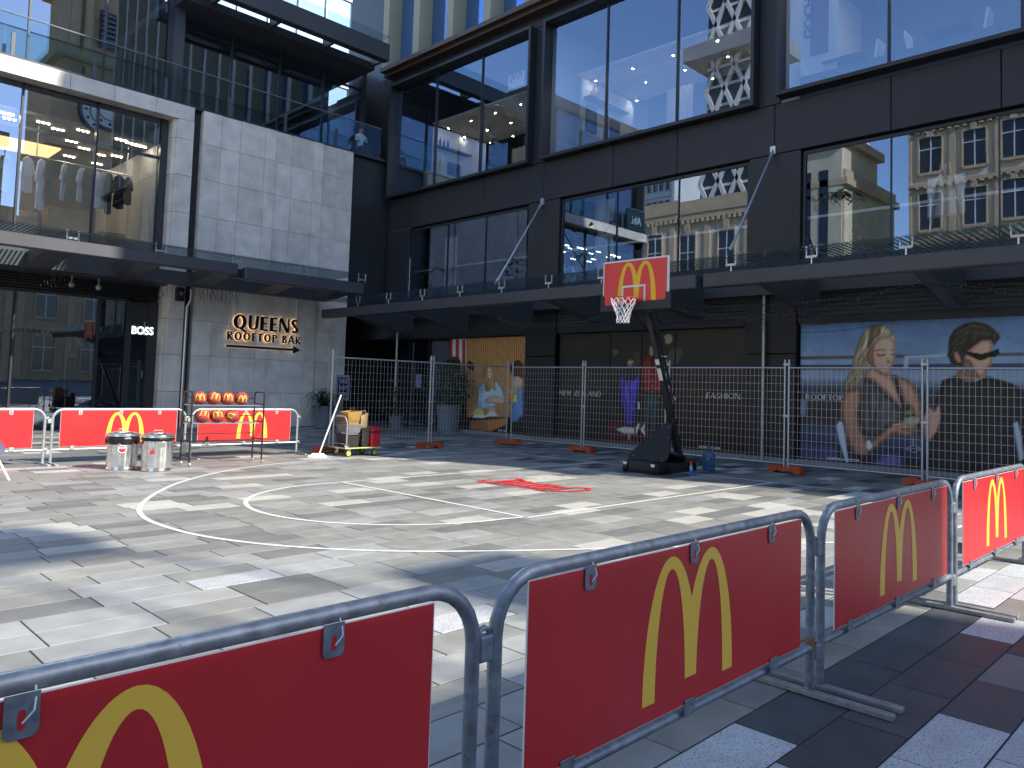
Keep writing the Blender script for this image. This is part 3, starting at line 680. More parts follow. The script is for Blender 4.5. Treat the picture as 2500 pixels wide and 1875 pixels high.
# second floor: balustrade, recessed glazing, overhanging roof
for i in range(8):
    x1 = 19.0-2.27*i; x0 = x1-2.25; b_ = MB(); b_.box(x0, x1, YF+.2, YF+.22, 11.55, 12.95); bl_ = lpart('balustrade_panel', b_, 'glassclear')
    b_ = MB(); b_.box(x0-.05, x0+.05, YF+.12, YF+.18, 11.5, 12.35); mk('balustrade_post', b_, 'canopysteel', bl_)
    b_ = MB(); b_.box(x0, x1, YF+.18, YF+.24, 12.95, 12.98); mk('top_edge', b_, 'potgrey', bl_)
b_ = MB(); b_.box(XL, 19.4, YF+.05, YF+.3, 11.5, 11.6); lpart('balustrade_channel', b_, 'mullion')
yu = YF+1.3
e2 = [XL+.15, 3.72, 5.9, 8.1, 10.1]; lwindow(e2, 11.6, 17.5, YF+.75, 'glass', 'terrace_window')
b_ = MB(); b_.box(XL, 10.3, YF+.7, YF+6, 17.6, 18.2); lpart('roof_slab', b_, 'canopysteel')
b_ = MB(); b_.box(XL, 10.1, YF+.9, YF+5.5, 15.6, 15.7); lpart('ceiling', b_, 'ceilbrown')
e3 = [10.75, 12.7, 14.7, 16.7, 18.6]; lwindow(e3, 11.6, 15.95, yu, 'glass', 'terrace_window', head=14.9)
b_ = MB(); b_.box(10.3, 10.68, YF+.7, YF+1.3, 11.5, 17.6); lpart('column', b_, 'canopysteel')
b_ = MB(); b_.box(XL, 19.4, YF+5.5, YF+5.6, 11.5, 17.6); lpart('back_wall', b_, 'roomdark')
p_ = LY(953, 108, 27.0); q_ = LY(953, 150, 27.0)
b_ = MB(); b_.box(10.3, p_.x, 27.0, 27.4, q_.z, p_.z, bev=.02); rf = lpart('roof_canopy', b_, 'canopysteel')
b_ = MB(); b_.box(10.3, p_.x, 28.1, YF+8, q_.z-.1, q_.z+.2); mk('soffit', b_, 'canopysteel', rf)
for i in range(4):
    x1 = p_.x-.1-2.3*i; g_ = MB(); g_.box(x1-2.27, x1, 26.8, 28.4, p_.z+.22, p_.z+.24); mk('glass_panel', g_, 'glasscanopy', rf)
    b_ = MB(); b_.box(x1-.12, x1, 27.4, 28.1, q_.z, p_.z-.05); mk('cross_beam', b_, 'canopysteel', rf)
# dark infill between the two facades
b_ = MB(); b_.box(17.55, XF, YF+.25, YF+.4, 4.6, 11.5); lpart('dark_infill', b_, 'darkpanel')
b_ = MB(); b_.box(17.3, XF+2.6, YF+2.4, YF+2.5, 0, 5.2); lpart('dark_infill', b_, 'black')
b_ = MB(); b_.box(XF+.1, XF+.2, YT+.9, YT+8, 4.6, 15.5); part('return_wall', b_, 'darkpanel')
# lower canopy
YCN = 25.0
cb = MB(); cb.box(XL, 11.36, YCN, YCN+.3, 5.24, 5.62, bev=.03); lc = lpart('canopy', cb, 'canopysteel')
b_ = MB(); b_.box(11.62, 16.25, YCN, YCN+.3, 5.12, 5.55, bev=.03); mk('fascia_beam', b_, 'canopysteel', lc)
b_ = MB(); b_.box(11.3, 11.7, YCN+.35, YCN+.55, 5.2, 5.5); mk('beam_joint', b_, 'darkpanel', lc)
b_ = MB(); b_.box(XL, 16.25, YF-.75, YF-.35, 5.0, 5.45); mk('wall_beam', b_, 'canopysteel', lc)
b_ = MB(); b_.box(XL, 10.2, YF-.35, YF+.55, 4.95, 5.1); mk('soffit', b_, 'canopysteel', lc)
for i in range(7):
    xb = 15.95-2.42*i; b_ = MB(); b_.prism([(xb-.35, YCN+.3, 5.3), (xb-.35, YCN+.3, 5.5), (xb-.35, YF-.75, 5.45), (xb-.35, YF-.75, 5.02)], (.7, 0, 0)); mk('cross_beam', b_, 'canopysteel', lc)
for i in range(6):
    x1 = 16.2-2.42*i; g_ = MB(); g_.box(x1-2.4, x1, YCN-.2, YF-.2, 5.86, 5.88); mk('glass_panel', g_, 'glasscanopy', lc)
    fz = MB()
    for k in range(20):
        xx = x1-2.36+k*.12; fz.add([(xx, YCN-.18, 5.858), (xx+.05, YCN-.18, 5.858), (xx+.05, YF-.3, 5.858), (xx, YF-.3, 5.858)], [(0, 1, 2, 3)])
    mk('frit_stripes', fz, 'potgrey', lc)
    s_ = MB(); s_.box(x1-.16, x1+.16, YCN+.08, YCN+.14, 5.66, 5.72)
    for e in (-.15, .15): s_.tube([(x1+e, YCN+.11, 5.6), (x1+e, YCN+.11, 5.9)], .02, 8); s_.tube([(x1+e, YCN+.11, 5.88), (x1+e, YCN+.11, 5.92)], .04, 8)
    mk('glass_bracket', s_, 'steel', lc, smooth=True)
t_ = MB(); pa = LY(462, 705, YF-.1); t_.tube([(11.1, YF-.1, 4.95), (11.1, YF-.1, 4.55), (11.0, YF-.06, 4.3), (11.0, YF-.06, 0)], .055, 10); mk('downpipe', t_, 'steel', lc, smooth=True)
for px in (175, 241, 396):
    p = LY(px, 690, YF-.1); s_ = MB(); s_.tube([(p.x, p.y, 4.95), (p.x, p.y, 4.75)], .02, 6); s_.sphere((p.x, p.y, 4.66), .09, 8); mk('pendant_lamp', s_, 'bulb', lc, smooth=True)
b_ = MB(); b_.box(XL-.1, XL+.05, YF+.3, YF+8.9, 0, 18.1); lpart('end_wall', b_, 'canopysteel')
# QUEENS ROOFTOP BAR sign
qs = thing('rooftop_bar_sign', (14, YF-.1, 3), 'black QUEENS ROOFTOP BAR letters and arrow with glowing amber edges on stone wall', 'sign')
yq = YF-.06
def srow(txt, p0, p1, p2, T, t, gap):
    a = LY(*p0, yq); b = LY(*p1, yq); c = LY(*p2, yq)
    for grow, d, mm, nm in ((.016, 0.0, 'glowline', 'letter_halo'), (0, -.035, 'letterblack', 'letter')):
        for b_ in serif_letters(txt, frame_map((a.x, yq+d, a.z), (1, 0, 0), (0, 0, 1)), b.x-a.x, c.z-a.z, T, t, gap, grow): mk(nm, b_, mm, qs)
srow('QUEENS', (568, 802), (727, 808), (568, 766), .25, .13, .1)
srow('ROOFTOP BAR', (553, 829), (732, 841), (553, 808), .26, .17, .17)
a = LY(551, 842, yq); b = LY(733, 857, yq); zc = (a.z+b.z)/2
def arrow(g): return [(a.x-g, zc-.045-g), (b.x-.34, zc-.045-g), (b.x-.34, zc-.16-g*1.6), (b.x+g*1.5, zc), (b.x-.34, zc+.16+g*1.6), (b.x-.34, zc+.045+g), (a.x-g, zc+.045+g)]
for g, d, mm, nm in ((.014, 0, 'glowline', 'arrow_halo'), (0, -.035, 'letterblack', 'arrow')):
    b_ = MB(); b_.poly([(x, yq+d, z) for x, z in arrow(g)]); mk(nm, b_, mm, qs)
for px in (575, 724):
    p = LY(px, 790, YF-.01); b_ = MB(); b_.box(p.x-.04, p.x+.04, YF-.055, YF-.0, 2.9, 5.0); mk('mounting_rail', b_, 'stonetile', qs)

p = LY(437, 716, YF-.02); b_ = MB(); b_.box(p.x-.13, p.x+.13, YF-.2, YF-.002, p.z-.28, p.z+.2, bev=.02); ws_ = thing('wall_speaker', (p.x, YF, p.z), 'small black wall speaker high on the stone pier', 'speaker'); mk('case', b_, 'black', ws_)
b_ = MB(); b_.lathe([(.02, -.215), (.06, -.212), (.075, -.2)], (p.x, YF, p.z-.02), 12, ax=Matrix.Rotation(R(-90), 3, 'X') @ Matrix.Scale(1, 3)); b_.V = [Vector((v.x, YF-.205+(v.y-YF)*.02, v.z)) for v in b_.V]; mk('cone', b_, 'potgrey', ws_)
# ================================================================== CROWD BARRIERS
BL = 2.55
def rounded(x0, x1, z0, z1, r, n=6, y=0):
    return [(x0, y, z0)]+[(x0+r-r*math.cos(R(90*i/n)), y, z1-r+r*math.sin(R(90*i/n))) for i in range(n+1)]+[(x1-r+r*math.sin(R(90*i/n)), y, z1-r+r*math.cos(R(90*i/n))) for i in range(n+1)]+[(x1, y, z0)]
def make_barrier(metal):
    t = thing('crowd_barrier', (0, 0, 0), 'x', 'barrier', 'crowd barriers with red sign boards')
    b = MB(); b.tube(rounded(0, BL, .03, 1.075, .2), .0265, 12); mk('tube_frame', b, metal, t, smooth=True)
    b = MB(); b.tube([(.02, 0, .278), (BL-.02, 0, .278)], .023, 12); mk('bottom_rail', b, metal, t, smooth=True)
    for x in (0, BL):
        b = MB(); b.box(x-.03, x+.03, -.48, .42, .003, .034, bev=.004); mk('foot', b, 'footsteel' if metal == 'galv' else metal, t)
    b = MB(); b.box(.126, 2.35, -.034, -.028, .33, 1.052, 0); pn = mk('sign_board', b, 'corflute', t)
    b = MB(); b.box(.13, 2.346, -.0355, -.0343, .333, 1.05); mk('red_face', b, 'signred', pn)
    b = MB(); b.prism([(1.24+x*.745, -.0372, .405+z*.745) for x, z in AR], (0, .0012, 0)); mk('arches_emblem', b, 'signyellow', pn)
    for x in (.47, 1.22, 1.98):
        b = MB(); w_ = .034; yo = -.043; o = [(x-w_, yo, 1.06), (x-w_, yo, .985)]+[(x-w_+.016-.016*math.cos(R(a)), yo, .981-.016*math.sin(R(a))) for a in (30, 60, 90)]+[(x+w_-.016+.016*math.sin(R(a)), yo, .981-.016*math.cos(R(a))) for a in (0, 30, 60)]+[(x+w_, yo, .985), (x+w_, yo, 1.06)]
        b.prism(o, (0, .004, 0)); tb = mk('hanging_tab', b, metal, t)
        b = MB(); b.prism([(x+.008*math.cos(R(a)), -.0442, 1.005+(.014 if math.sin(R(a)) > 0 else -.014)+.008*math.sin(R(a))) for a in range(0, 360, 30)], (0, .001, 0)); mk('slot', b, 'signred', tb)
        b = MB(); b.tube([(x, -.05, 1.0), (x+.02, -.056, 1.025), (x+.026, -.04, 1.05), (x+.03, -.0, 1.09)], .0022, 6); mk('cable_tie', b, 'whitepaint', tb)
    for x in (.36, 1.2, 2.02):
        b = MB(); b.box(x-.04, x+.04, -.043, -.038, .275, .352, bev=.002); mk('bottom_clip', b, metal, t)
    for z in (.8, .19):
        b = MB(); b.box(-.085, -.02, -.02, .02, z, z+.09, bev=.006); mk('latch_socket', b, metal, t)
        b = MB(); b.tube([(BL+.01, 0, z+.1), (BL+.05, 0, z+.115), (BL+.075, 0, z+.1), (BL+.08, 0, z+.05)], .011, 8); mk('latch_hook', b, metal, t, smooth=True)
    return t
def rust(t, x, z):
    b = MB(); b.lathe([(.0275, z-.04), (.0285, z-.02), (.0285, z+.05), (.0275, z+.07)], (x, 0, 0), 12); return b
mat('rust', (.22, .1, .05), .9, var=(30, .4))
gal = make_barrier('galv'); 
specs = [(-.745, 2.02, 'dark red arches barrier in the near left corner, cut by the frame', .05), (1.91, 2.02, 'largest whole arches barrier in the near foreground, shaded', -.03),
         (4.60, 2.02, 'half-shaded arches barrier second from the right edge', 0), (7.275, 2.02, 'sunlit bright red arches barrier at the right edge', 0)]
def place(src, i, x, y, label, ex):
    o = src if i == 0 else copy_tree(src)
    o.location = Vector((x, y, 0))*SC; o['label'] = label; ORG[o.name] = Vector((x, y, 0))
    for c in o.children:
        if c.name.startswith('sign_board'):
            for g in c.children:
                if g.name.startswith('arches'): g.location.x = ex*SC
    return o
bars = [place(gal, i, *s[:2], s[2], s[3]) for i, s in enumerate(specs)]
b_ = MB(); b_.tube([(BL, 0, .26), (BL, 0, .34)], .0285, 12); ro = mk('rust_patch', b_, 'rust', None, org=(0, 0, 0)); ro.parent = bars[1]; ro.location = (0, 0, 0)
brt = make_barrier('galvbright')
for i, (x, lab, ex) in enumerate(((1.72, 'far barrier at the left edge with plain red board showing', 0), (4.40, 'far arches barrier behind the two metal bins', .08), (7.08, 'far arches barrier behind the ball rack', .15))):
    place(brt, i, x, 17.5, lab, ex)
# ================================================================== TEMPORARY FENCE
def make_fence(L):
    t = thing('temporary_fence_panel', (0, 0, 0), 'x', 'fence', 'temporary mesh fence panels')
    for x in (.05, L-.05): b = MB(); b.tube([(x, 0, .06), (x, 0, 2.6)], .023, 8); mk('post', b, 'fencegalv', t, smooth=True)
    for z in (2.41, .21): b = MB(); b.tube([(.05, 0, z), (L-.05, 0, z)], .019, 8); mk('rail', b, 'fencegalv', t, smooth=True)
    b = MB(); n = int(L/.112); r = .0029
    for i in range(1, n): x = .05+(L-.1)*i/n; b.bar((x, 0, .21), (x, 0, 2.41), 2*r, 2*r, upv=(0, 1, 0))
    for i in range(1, 12): z = .21+2.2*i/12; b.bar((.05, .006, z), (L-.05, .006, z), 2*r, 2*r)
    mk('wire_mesh', b, 'fencegalv', t)
    for z in (2.49, 1.3): b = MB(); b.box(L-.08, L+.08, -.03, .03, z-.03, z+.03, bev=.008); mk('coupler', b, 'fencegalv', t)
    return t
jy = [17.35, 14.37, 11.5, 8.2, 5.2, 1.9]
where = ['right of the fence corner, under the NEW ZEALAND poster', 'behind the hoop pole', 'in front of the FASHION wording', 'in front of the woman on the rooftop poster', 'at the right edge in front of the man on the poster']
for i in range(5):
    L = jy[i]-jy[i+1]; t = make_fence(L); t.location = Vector((16.75, jy[i], 0))*SC; t.rotation_euler.z = -math.pi/2; t['label'] = 'mesh fence panel '+where[i]
jx = [10.43, 13.66, 16.7]
for i in range(2):
    L = jx[i+1]-jx[i]; t = make_fence(L); t.location = Vector((jx[i], 17.4, 0))*SC; t['label'] = 'mesh fence panel '+('with the broom end, behind the loaded trolley' if i == 0 else 'left of the fence corner, before the potted bush')
# orange feet
def foot_mb():
    b = MB(); P = [(-.4, 0), (-.4, .13), (-.34, .165), (-.14, .165), (-.08, .13), (.08, .13), (.14, .165), (.34, .165), (.4, .13), (.4, 0), (.26, 0), (.2, .05), (.06, .05), (0, .03), (-.06, .05), (-.2, .05), (-.26, 0)]
    b.prism([(x, -.12, z+.002) for x, z in P], (0, .24, 0)); return b
fp = mk('fence_foot', foot_mb(), 'orangefoot', org=(0, 0, 0), smooth=False)
spots = [(16.68, 17.33, -40, 'at the fence corner'), (16.75, 14.37, 90, 'second along the back fence from its corner'), (16.75, 11.5, 90, 'mostly hidden behind the hoop base'), (16.75, 8.2, 90, 'in front of the rooftop poster, right of the water bottle'),
         (16.75, 5.2, 90, 'peeping above the half-shaded barrier'), (13.66, 17.4, 0, 'between trolley and fence corner'), (10.43, 17.35, 8, 'behind the trolley wheels and broom'), (10.3, 2.6, 20, 'cut by the right edge beyond the sunlit barrier')]
for i, (x, y, a, lab) in enumerate(spots):
    o = fp if i == 0 else link(fp.copy()); o.location = Vector((x, y, 0))*SC; o.rotation_euler.z = R(a); tag(o, 'orange plastic fence foot '+lab, 'fence foot', 'orange fence feet')
# ================================================================== BASKETBALL HOOP
hp = thing('basketball_hoop', (14.4, 10.05, 0), 'portable basketball hoop with red arches backboard and black base', 'basketball hoop')
b = MB(); prof = [(-.52, 0), (-.54, .1), (-.5, .22), (-.4, .26), (.4, .26), (.5, .22), (.54, .1), (.52, 0)]
sec = []
for (x, w_, h_) in ((13.62, .72, .75), (13.66, .9, .95), (13.8, 1, 1), (14.1, 1, 1), (14.2, .94, .9), (14.7, .9, .95), (15.2, .82, .85), (15.33, .7, .7)): sec.append([(x, 10.05+yy*w_, .012+zz_*h_) for yy, zz_ in prof])
nv = len(prof); vs = [p for s_ in sec for p in s_]; fs = [(i*nv+k, i*nv+(k+1) % nv, (i+1)*nv+(k+1) % nv, (i+1)*nv+k) for i in range(len(sec)-1) for k in range(nv)]+[tuple(range(nv)), tuple((len(sec)-1)*nv+k for k in range(nv))]
b.add(vs, fs); bs_ = mk('base', b, 'blackplastic', hp, smooth=True, autosm=28)
for y_ in (10.42, 9.68):
    b = MB(); b.lathe([(.075, -.05), (.085, -.03), (.085, .03), (.075, .05)], (13.66, y_, .095), 16, ax=Matrix.Rotation(R(90), 3, 'X')); mk('wheel', b, 'rubber', bs_, smooth=True)
    b = MB(); b.box(13.585, 13.65, y_-.05, y_+.05, .15, .22, bev=.01); mk('wheel_bracket', b, 'chrome', bs_)
b = MB(); b.lathe([(.13, 0), (.3, .02), (.33, .07), (.3, .13), (.13, .14)], (14.62, 9.9, .27), 24, ax=Matrix.Rotation(R(14), 3, 'Y')); mk('ballast_tyre', b, 'blackplastic', bs_, smooth=True)
P0 = Vector((15.2, 10.05, .22)); P1 = Vector((13.83, 10.05, 3.55)); dp = (P1-P0)
b = MB(); b.bar(P0, P0+dp*.52, .135, .135, upv=(0, 1, 0)); b.bar(P0+dp*.5, P1, .118, .118, upv=(0, 1, 0)); mk('pole', b, 'blackpowder', hp)
for (a0, a1) in ((.55, .63), (.655, .69)):
    b = MB(); q0 = P0+dp*a0; q1 = P0+dp*a1; off = Vector((-.062, 0, -.026)); b.bar(q0+off, q1+off, .1, .012, upv=Vector((-.92, 0, -.38))); mk('label_sticker', b, 'whitepaint', hp)
# front kick board
b = MB(); A = [(-.46, 0), (-.5, .12), (-.44, .3), (-.12, .98), (-.04, 1.06), (.1, 1.06), (.17, .98), (.5, .3), (.54, .12), (.5, 0)]
ux = Vector((0, -1, 0)); uz = Vector((.72, 0, .7)).normalized(); o_ = Vector((13.86, 10.08, .26)); b.prism([o_+ux*p+uz*q*1.08 for p, q in A], uz.cross(ux)*.035); kb = mk('kick_board', b, 'kickblack', hp)
for (p, q) in ((-.36, .1), (.4, .1), (-.2, .65), (.24, .65), (-.06, .95), (.1, .95)):
    b = MB(); c_ = o_+ux*p+uz*q*1.08-uz.cross(ux)*.008; b.sphere(c_, .013, 5); mk('bolt', b, 'chrome', kb)
for s_ in (-.12, .12):
    b = MB(); b.tube([(14.0, 10.05+s_*1.5, .26), (14.82, 10.05+s_*.6, 1.16)], .022, 8); mk('brace_strut', b, 'blackpowder', hp)
# backboard assembly
XBd = 13.3; y0b, y1b, z0b, z1b = 9.165, 10.925, 3.6, 4.63
b = MB(); b.box(XBd, XBd+.05, y0b, y1b, z0b, z1b, bev=.006); bd = mk('backboard', b, 'whitepaint', hp)
b = MB(); b.box(XBd-.0025, XBd, y0b+.035, y1b-.035, z0b+.02, z1b-.035); mk('red_face', b, 'boardred', bd)
b = MB(); yc = (y0b+y1b)/2+.0; k_ = 1.03
b.prism([(XBd-.005, 9.99-x*k_, z0b+.1+z*k_*1.03) for x, z in AR], (.002, 0, 0)); mk('arches_emblem', b, 'boardyellow', bd)
b = MB(); xq = XBd-.0065
for (ya, yb_, za, zb_) in ((9.75, 10.38, 4.02, 4.06), (9.75, 9.79, 3.63, 4.02), (10.34, 10.38, 3.63, 4.02)): b.box(xq, xq+.001, ya, yb_, za, zb_)
mk('target_square', b, 'whitepaint', bd)
b = MB(); e_ = .06
pad = [(y0b-.03, 3.86), (y0b-.03, 3.52), (10.0, 3.52), (10.05, 3.52), (y1b+.03, 3.52), (y1b+.03, 3.86), (y1b-.05, 3.86), (y1b-.05, 3.65), (9.98, 3.65), (9.9, 3.7), (y0b+.05, 3.7), (y0b+.05, 3.86)]
b.prism([(XBd-.03, y, z) for y, z in pad], (.11, 0, 0)); mk('edge_padding', b, 'padgrey', bd)
RC = Vector((12.93, 10.05, 3.735)); rr_ = .275
b = MB(); b.tube([RC+Vector((rr_*math.cos(R(a)), rr_*math.sin(R(a)), 0)) for a in range(0, 360, 12)], .013, 8, closed=True)
b.bar((XBd-.13, 10.0-.1, 3.72), (XBd-.13+.13, 10.0-.16, 3.7), .02, .05); b.bar((XBd-.13, 10.1+.1, 3.72), (XBd, 10.1+.16, 3.7), .02, .05); b.box(XBd-.12, XBd-.007, 9.93, 10.17, 3.63, 3.74, bev=.01); mk('rim', b, 'rimred', hp, smooth=True)
b = MB(); nn = 12; lev = [(0, 1.0), (.1, .9), (.2, .73), (.29, .6), (.37, .52), (.46, .47), (.53, .5)]
for k in range(nn):
    for sg_ in (1, -1):
        pts = []
        for i, (dz, rs) in enumerate(lev):
            a = 2*math.pi*(k+sg_*.5*(i % 2 if i < 99 else 0))/nn; jit = .012*math.sin(k*2.3+i)
            pts.append(RC+Vector((math.cos(a)*rr_*rs+jit, math.sin(a)*rr_*rs, -dz)))
        b.tube(pts, .0075, 5)
mk('net', b, 'netwhite', hp, smooth=True)
for s_ in (-.2, .2):
    b = MB(); b.bar((XBd+.06, 10.05+s_, 3.95), (14.12, 10.05+s_*.6, 3.28), .03, .05); b.bar((XBd+.06, 10.05+s_, 3.6), (14.28, 10.05+s_*.6, 2.92), .03, .05)
    b.sphere((14.28, 10.05+s_*.6, 2.92), .035, 6); mk('support_arm', b, 'blackpowder', hp)
b = MB(); b.box(XBd+.052, XBd+.11, 9.75, 10.35, 3.55, 4.3); mk('back_bracket', b, 'blackpowder', hp)
b = MB(); q0 = P0+dp*.86+Vector((.2, 0, .06)); q1 = P0+dp*.5+Vector((.22, 0, .04)); b.tube([q0, q1], .03, 8); b.tube([q1, q1+Vector((.08, -.02, -.28))], .02, 8)
mk('height_actuator', b, 'blackpowder', hp, smooth=True)
b = MB(); c_ = P0+dp*.5+Vector((.28, 0, -.28)); b.tube([c_+Vector((0, .1*math.cos(R(a)), .07*math.sin(R(a)))) for a in range(0, 360, 30)], .014, 6, closed=True); mk('crank_handle', b, 'chrome', hp, smooth=True); b = MB(); c2 = P0+dp*.69+Vector((.2, 0, .05)); b.tube([c2+Vector((.05*math.cos(R(a)), .09*math.sin(R(a)), 0)) for a in range(0, 360, 30)], .012, 6, closed=True)
mk('pull_handle', b, 'chrome', hp, smooth=True)
# ================================================================== BALL RACK AND BALLS
rk = thing('ball_rack', (7.12, 15.97, 0), 'black wheeled rack holding basketballs before the far barriers', 'rack')
xl, xr, yf, yb = 6.37, 7.88, 15.77, 16.2
for x in (xl, xr):
    b = MB(); b.tube([(x, yf, .08)]+[(x, yf+.07-.07*math.cos(R(a)), 1.43+.07*math.sin(R(a))) for a in range(0, 91, 30)]+[(x, yb-.07+.07*math.sin(R(a)), 1.43+.07*math.cos(R(a))) for a in range(0, 91, 30)]+[(x, yb, .08)], .018, 8); ef = mk('end_frame', b, 'rackblack', rk, smooth=True)
    for z in (1.22, .85, .48, .17): b = MB(); b.tube([(x, yf, z+.03), (x, yb, z+.03)], .014, 6); mk('end_rung', b, 'rackblack', ef)
    for y_ in (yf, yb):
        b = MB(); b.lathe([(.03, -.014), (.04, -.008), (.04, .008), (.03, .014)], (x+.012, y_, .042), 12, ax=Matrix.Rotation(R(90), 3, 'Y')); mk('castor', b, 'chrome', ef, smooth=True)
        b = MB(); b.box(x-.012, x+.012, y_-.012, y_+.012, .05, .1); mk('castor_fork', b, 'chrome', ef)
for z in (1.225, .855, .48, .21):
    for y_ in ((yf+.06, yb-.06) if z > .4 else (yf+.02, yb-.02)): b = MB(); b.tube([(xl, y_, z), (xr, y_, z)], .011, 6); mk('shelf_rail', b, 'chrome' if z > .5 else 'rackblack', rk, smooth=True)
    if z > .4: b = MB(); b.tube([(xl, yb+.0, z+.14), (xr, yb+.0, z+.14)], .009, 6); mk('back_rail', b, 'rackblack', rk)
BR = .142
def make_ball():
    b = MB(); b.sphere((0, 0, 0), BR, 16); o = mk('basketball', b, 'ballorange', org=(0, 0, 0), smooth=True, autosm=180)
    s_ = MB(); rs = BR*1.0
    for ax_ in ('X', 'Y', 'Z'):
        M3 = {'X': Matrix.Identity(3), 'Y': Matrix.Rotation(R(90), 3, 'X'), 'Z': Matrix.Rotation(R(90), 3, 'Y')}[ax_]
        s_.tube([M3 @ Vector((rs*math.cos(R(a)), rs*math.sin(R(a)), 0)) for a in range(0, 360, 12)], .0035, 5, closed=True)
    for sg_ in (-1, 1):
        pts = []
        for a in range(0, 360, 12): v = Vector((.62*math.cos(R(a)), sg_*(.55+.2*math.cos(R(a))**2), .8*math.sin(R(a)))); pts.append(v.normalized()*rs)
        s_.tube(pts, .0035, 5, closed=True)
    mk('seam', s_, 'black', o)
    e_ = MB()
    pts = [Vector((x*.19, 0, (z-.36)*.19)) for x, z in AR]
    for tri in tessellate_polygon([pts]):
        T_ = [pts[i] for i in tri]; sub = [T_]
        for _ in range(2): sub = [q for (A_, B_, C_) in sub for q in ((A_, (A_+B_)/2, (A_+C_)/2), (B_, (A_+B_)/2, (B_+C_)/2), (C_, (A_+C_)/2, (B_+C_)/2), ((A_+B_)/2, (B_+C_)/2, (A_+C_)/2))]
        for q in sub: e_.add([Vector((p.x, -math.sqrt((BR*1.012)**2-p.x**2-p.z**2), p.z)) for p in q], [(0, 1, 2)])
    mk('arches_emblem', e_, 'ballyellow', o)
    return o
ball = make_ball()
bsp = [(6.6, 1.365, -18, -4, -5), (6.89, 1.365, -4, -16, 12), (7.175, 1.365, -17, -8, 3), (7.475, 1.365, -10, 10, 3), (6.67, .995, -2, -30, 16), (6.98, .995, -14, -20, -12), (7.3, .995, -60, 18, -62)]
for i, (x, z, rz, rx, rY) in enumerate(bsp):
    o = ball if i == 0 else copy_tree(ball)
    o.location = Vector((x, 15.985, z))*SC; o.rotation_euler = (R(rx), R(rY), R(rz))
    tag(o, f'arches basketball, {nth(i) if i < 4 else nth(i-4)} from the left on the {"upper" if i < 4 else "lower"} rack shelf', 'basketball', 'basketballs on the rack')
# ================================================================== BINS
def make_bin(x, y, lab, bag_h, stick):
    t = thing('metal_bin', (x, y, 0), lab, 'bin', 'galvanised bins')
    rf_ = lambda a, z: 1+(.016*max(-.6, min(.6, 2*math.sin(a*14))) if .07 < z < .52 else 0)
    b = MB(); b.lathe([(.255, .004), (.262, .012), (.262, .03), (.252, .05), (.252, .075), (.258, .12), (.262, .3), (.266, .5), (.266, .54), (.268, .6), (.268, .64)], (x, y, 0), 168, rf=rf_); mk('body', b, 'zincbin', t, smooth=True)
    b = MB(); b.lathe([(.3, .63), (.302, .655), (.297, .67), (.28, .676), (.2, .70), (.1, .715), (.02, .718)], (x, y, 0), 48); ld = mk('lid', b, 'zincbin', t, smooth=True)
    b = MB(); b.tube([(x-.1, y, .705), (x-.075, y, .76), (x+.075, y, .76), (x+.1, y, .705)], .009, 8); mk('lid_handle', b, 'zincbin', ld, smooth=True)
    rr2 = random.Random(int(x*100)); ph = [rr2.uniform(0, 6) for _ in range(6)]
    rg = lambda a, z: 1+.03*math.sin(a*7+ph[0])*(.64-z)/.12+.02*math.sin(a*13+ph[1])
    b = MB(); b.lathe([(.27, .64), (.285, .6), (.292, .64-bag_h*.6), (.272, .64-bag_h), (.266, .64-bag_h+.004)], (x, y, 0), 60, rf=rg); mk('bin_bag', b, 'binbag', t, smooth=True, autosm=60)
    d_ = Vector((-x, -y, 0)).normalized(); sd = Vector((-d_.y, d_.x, 0))
    b = MB()
    if stick:
        c_ = Vector((x, y, .40)); 
        for (rad, mm, off) in ((.075, 0, .0), (.06, 1, .002)):
            pts = [(rad*math.cos(R(a)), rad*math.sin(R(a))) for a in range(0, 360, 20)]
            b.add([c_+d_*(.275+off)+sd*p+Vector((0, 0, q)) for p, q in pts], [tuple(range(18))], mm)
        for i_ in range(4): b.add([c_+d_*.2795+sd*(p+i_*.028-.052)+Vector((0, 0, q)) for p, q in ((0, 0), (.016, 0), (.016, .042), (0, .042))], [(0, 1, 2, 3)], 0)
        mk('round_sticker', b, ['corflute', 'signred'], t)
    else:
        c_ = Vector((x, y, .35)); P = [(p*.72, q*.8) for p, q in [(-.08, 0), (-.05, .02), (-.04, .06), (-.01, .03), (0, .14), (.02, .05), (.05, .08), (.06, 0), (.1, -.01), (.06, -.03)]]
        pts = [c_+d_*.2765+sd*(-p-.08)+Vector((0, 0, q)) for p, q in P]; b.poly(pts); mk('flame_sticker', b, 'signred', t)
        b = MB(); b.box(-.06, .06, -.002, .002, -.04, .04); V2 = [c_+d_*.277+sd*(.07-v.x)+Vector((0, 0, .15+v.z))+d_*v.y for v in b.V]; b.V = V2; mk('embossed_plate', b, 'zincbin', t)
    return t
make_bin(5.2, 15.98, 'left galvanised bin with round red sticker and black bag rim', .16, True)
make_bin(5.63, 15.42, 'right galvanised bin with red flame sticker', .075, False)
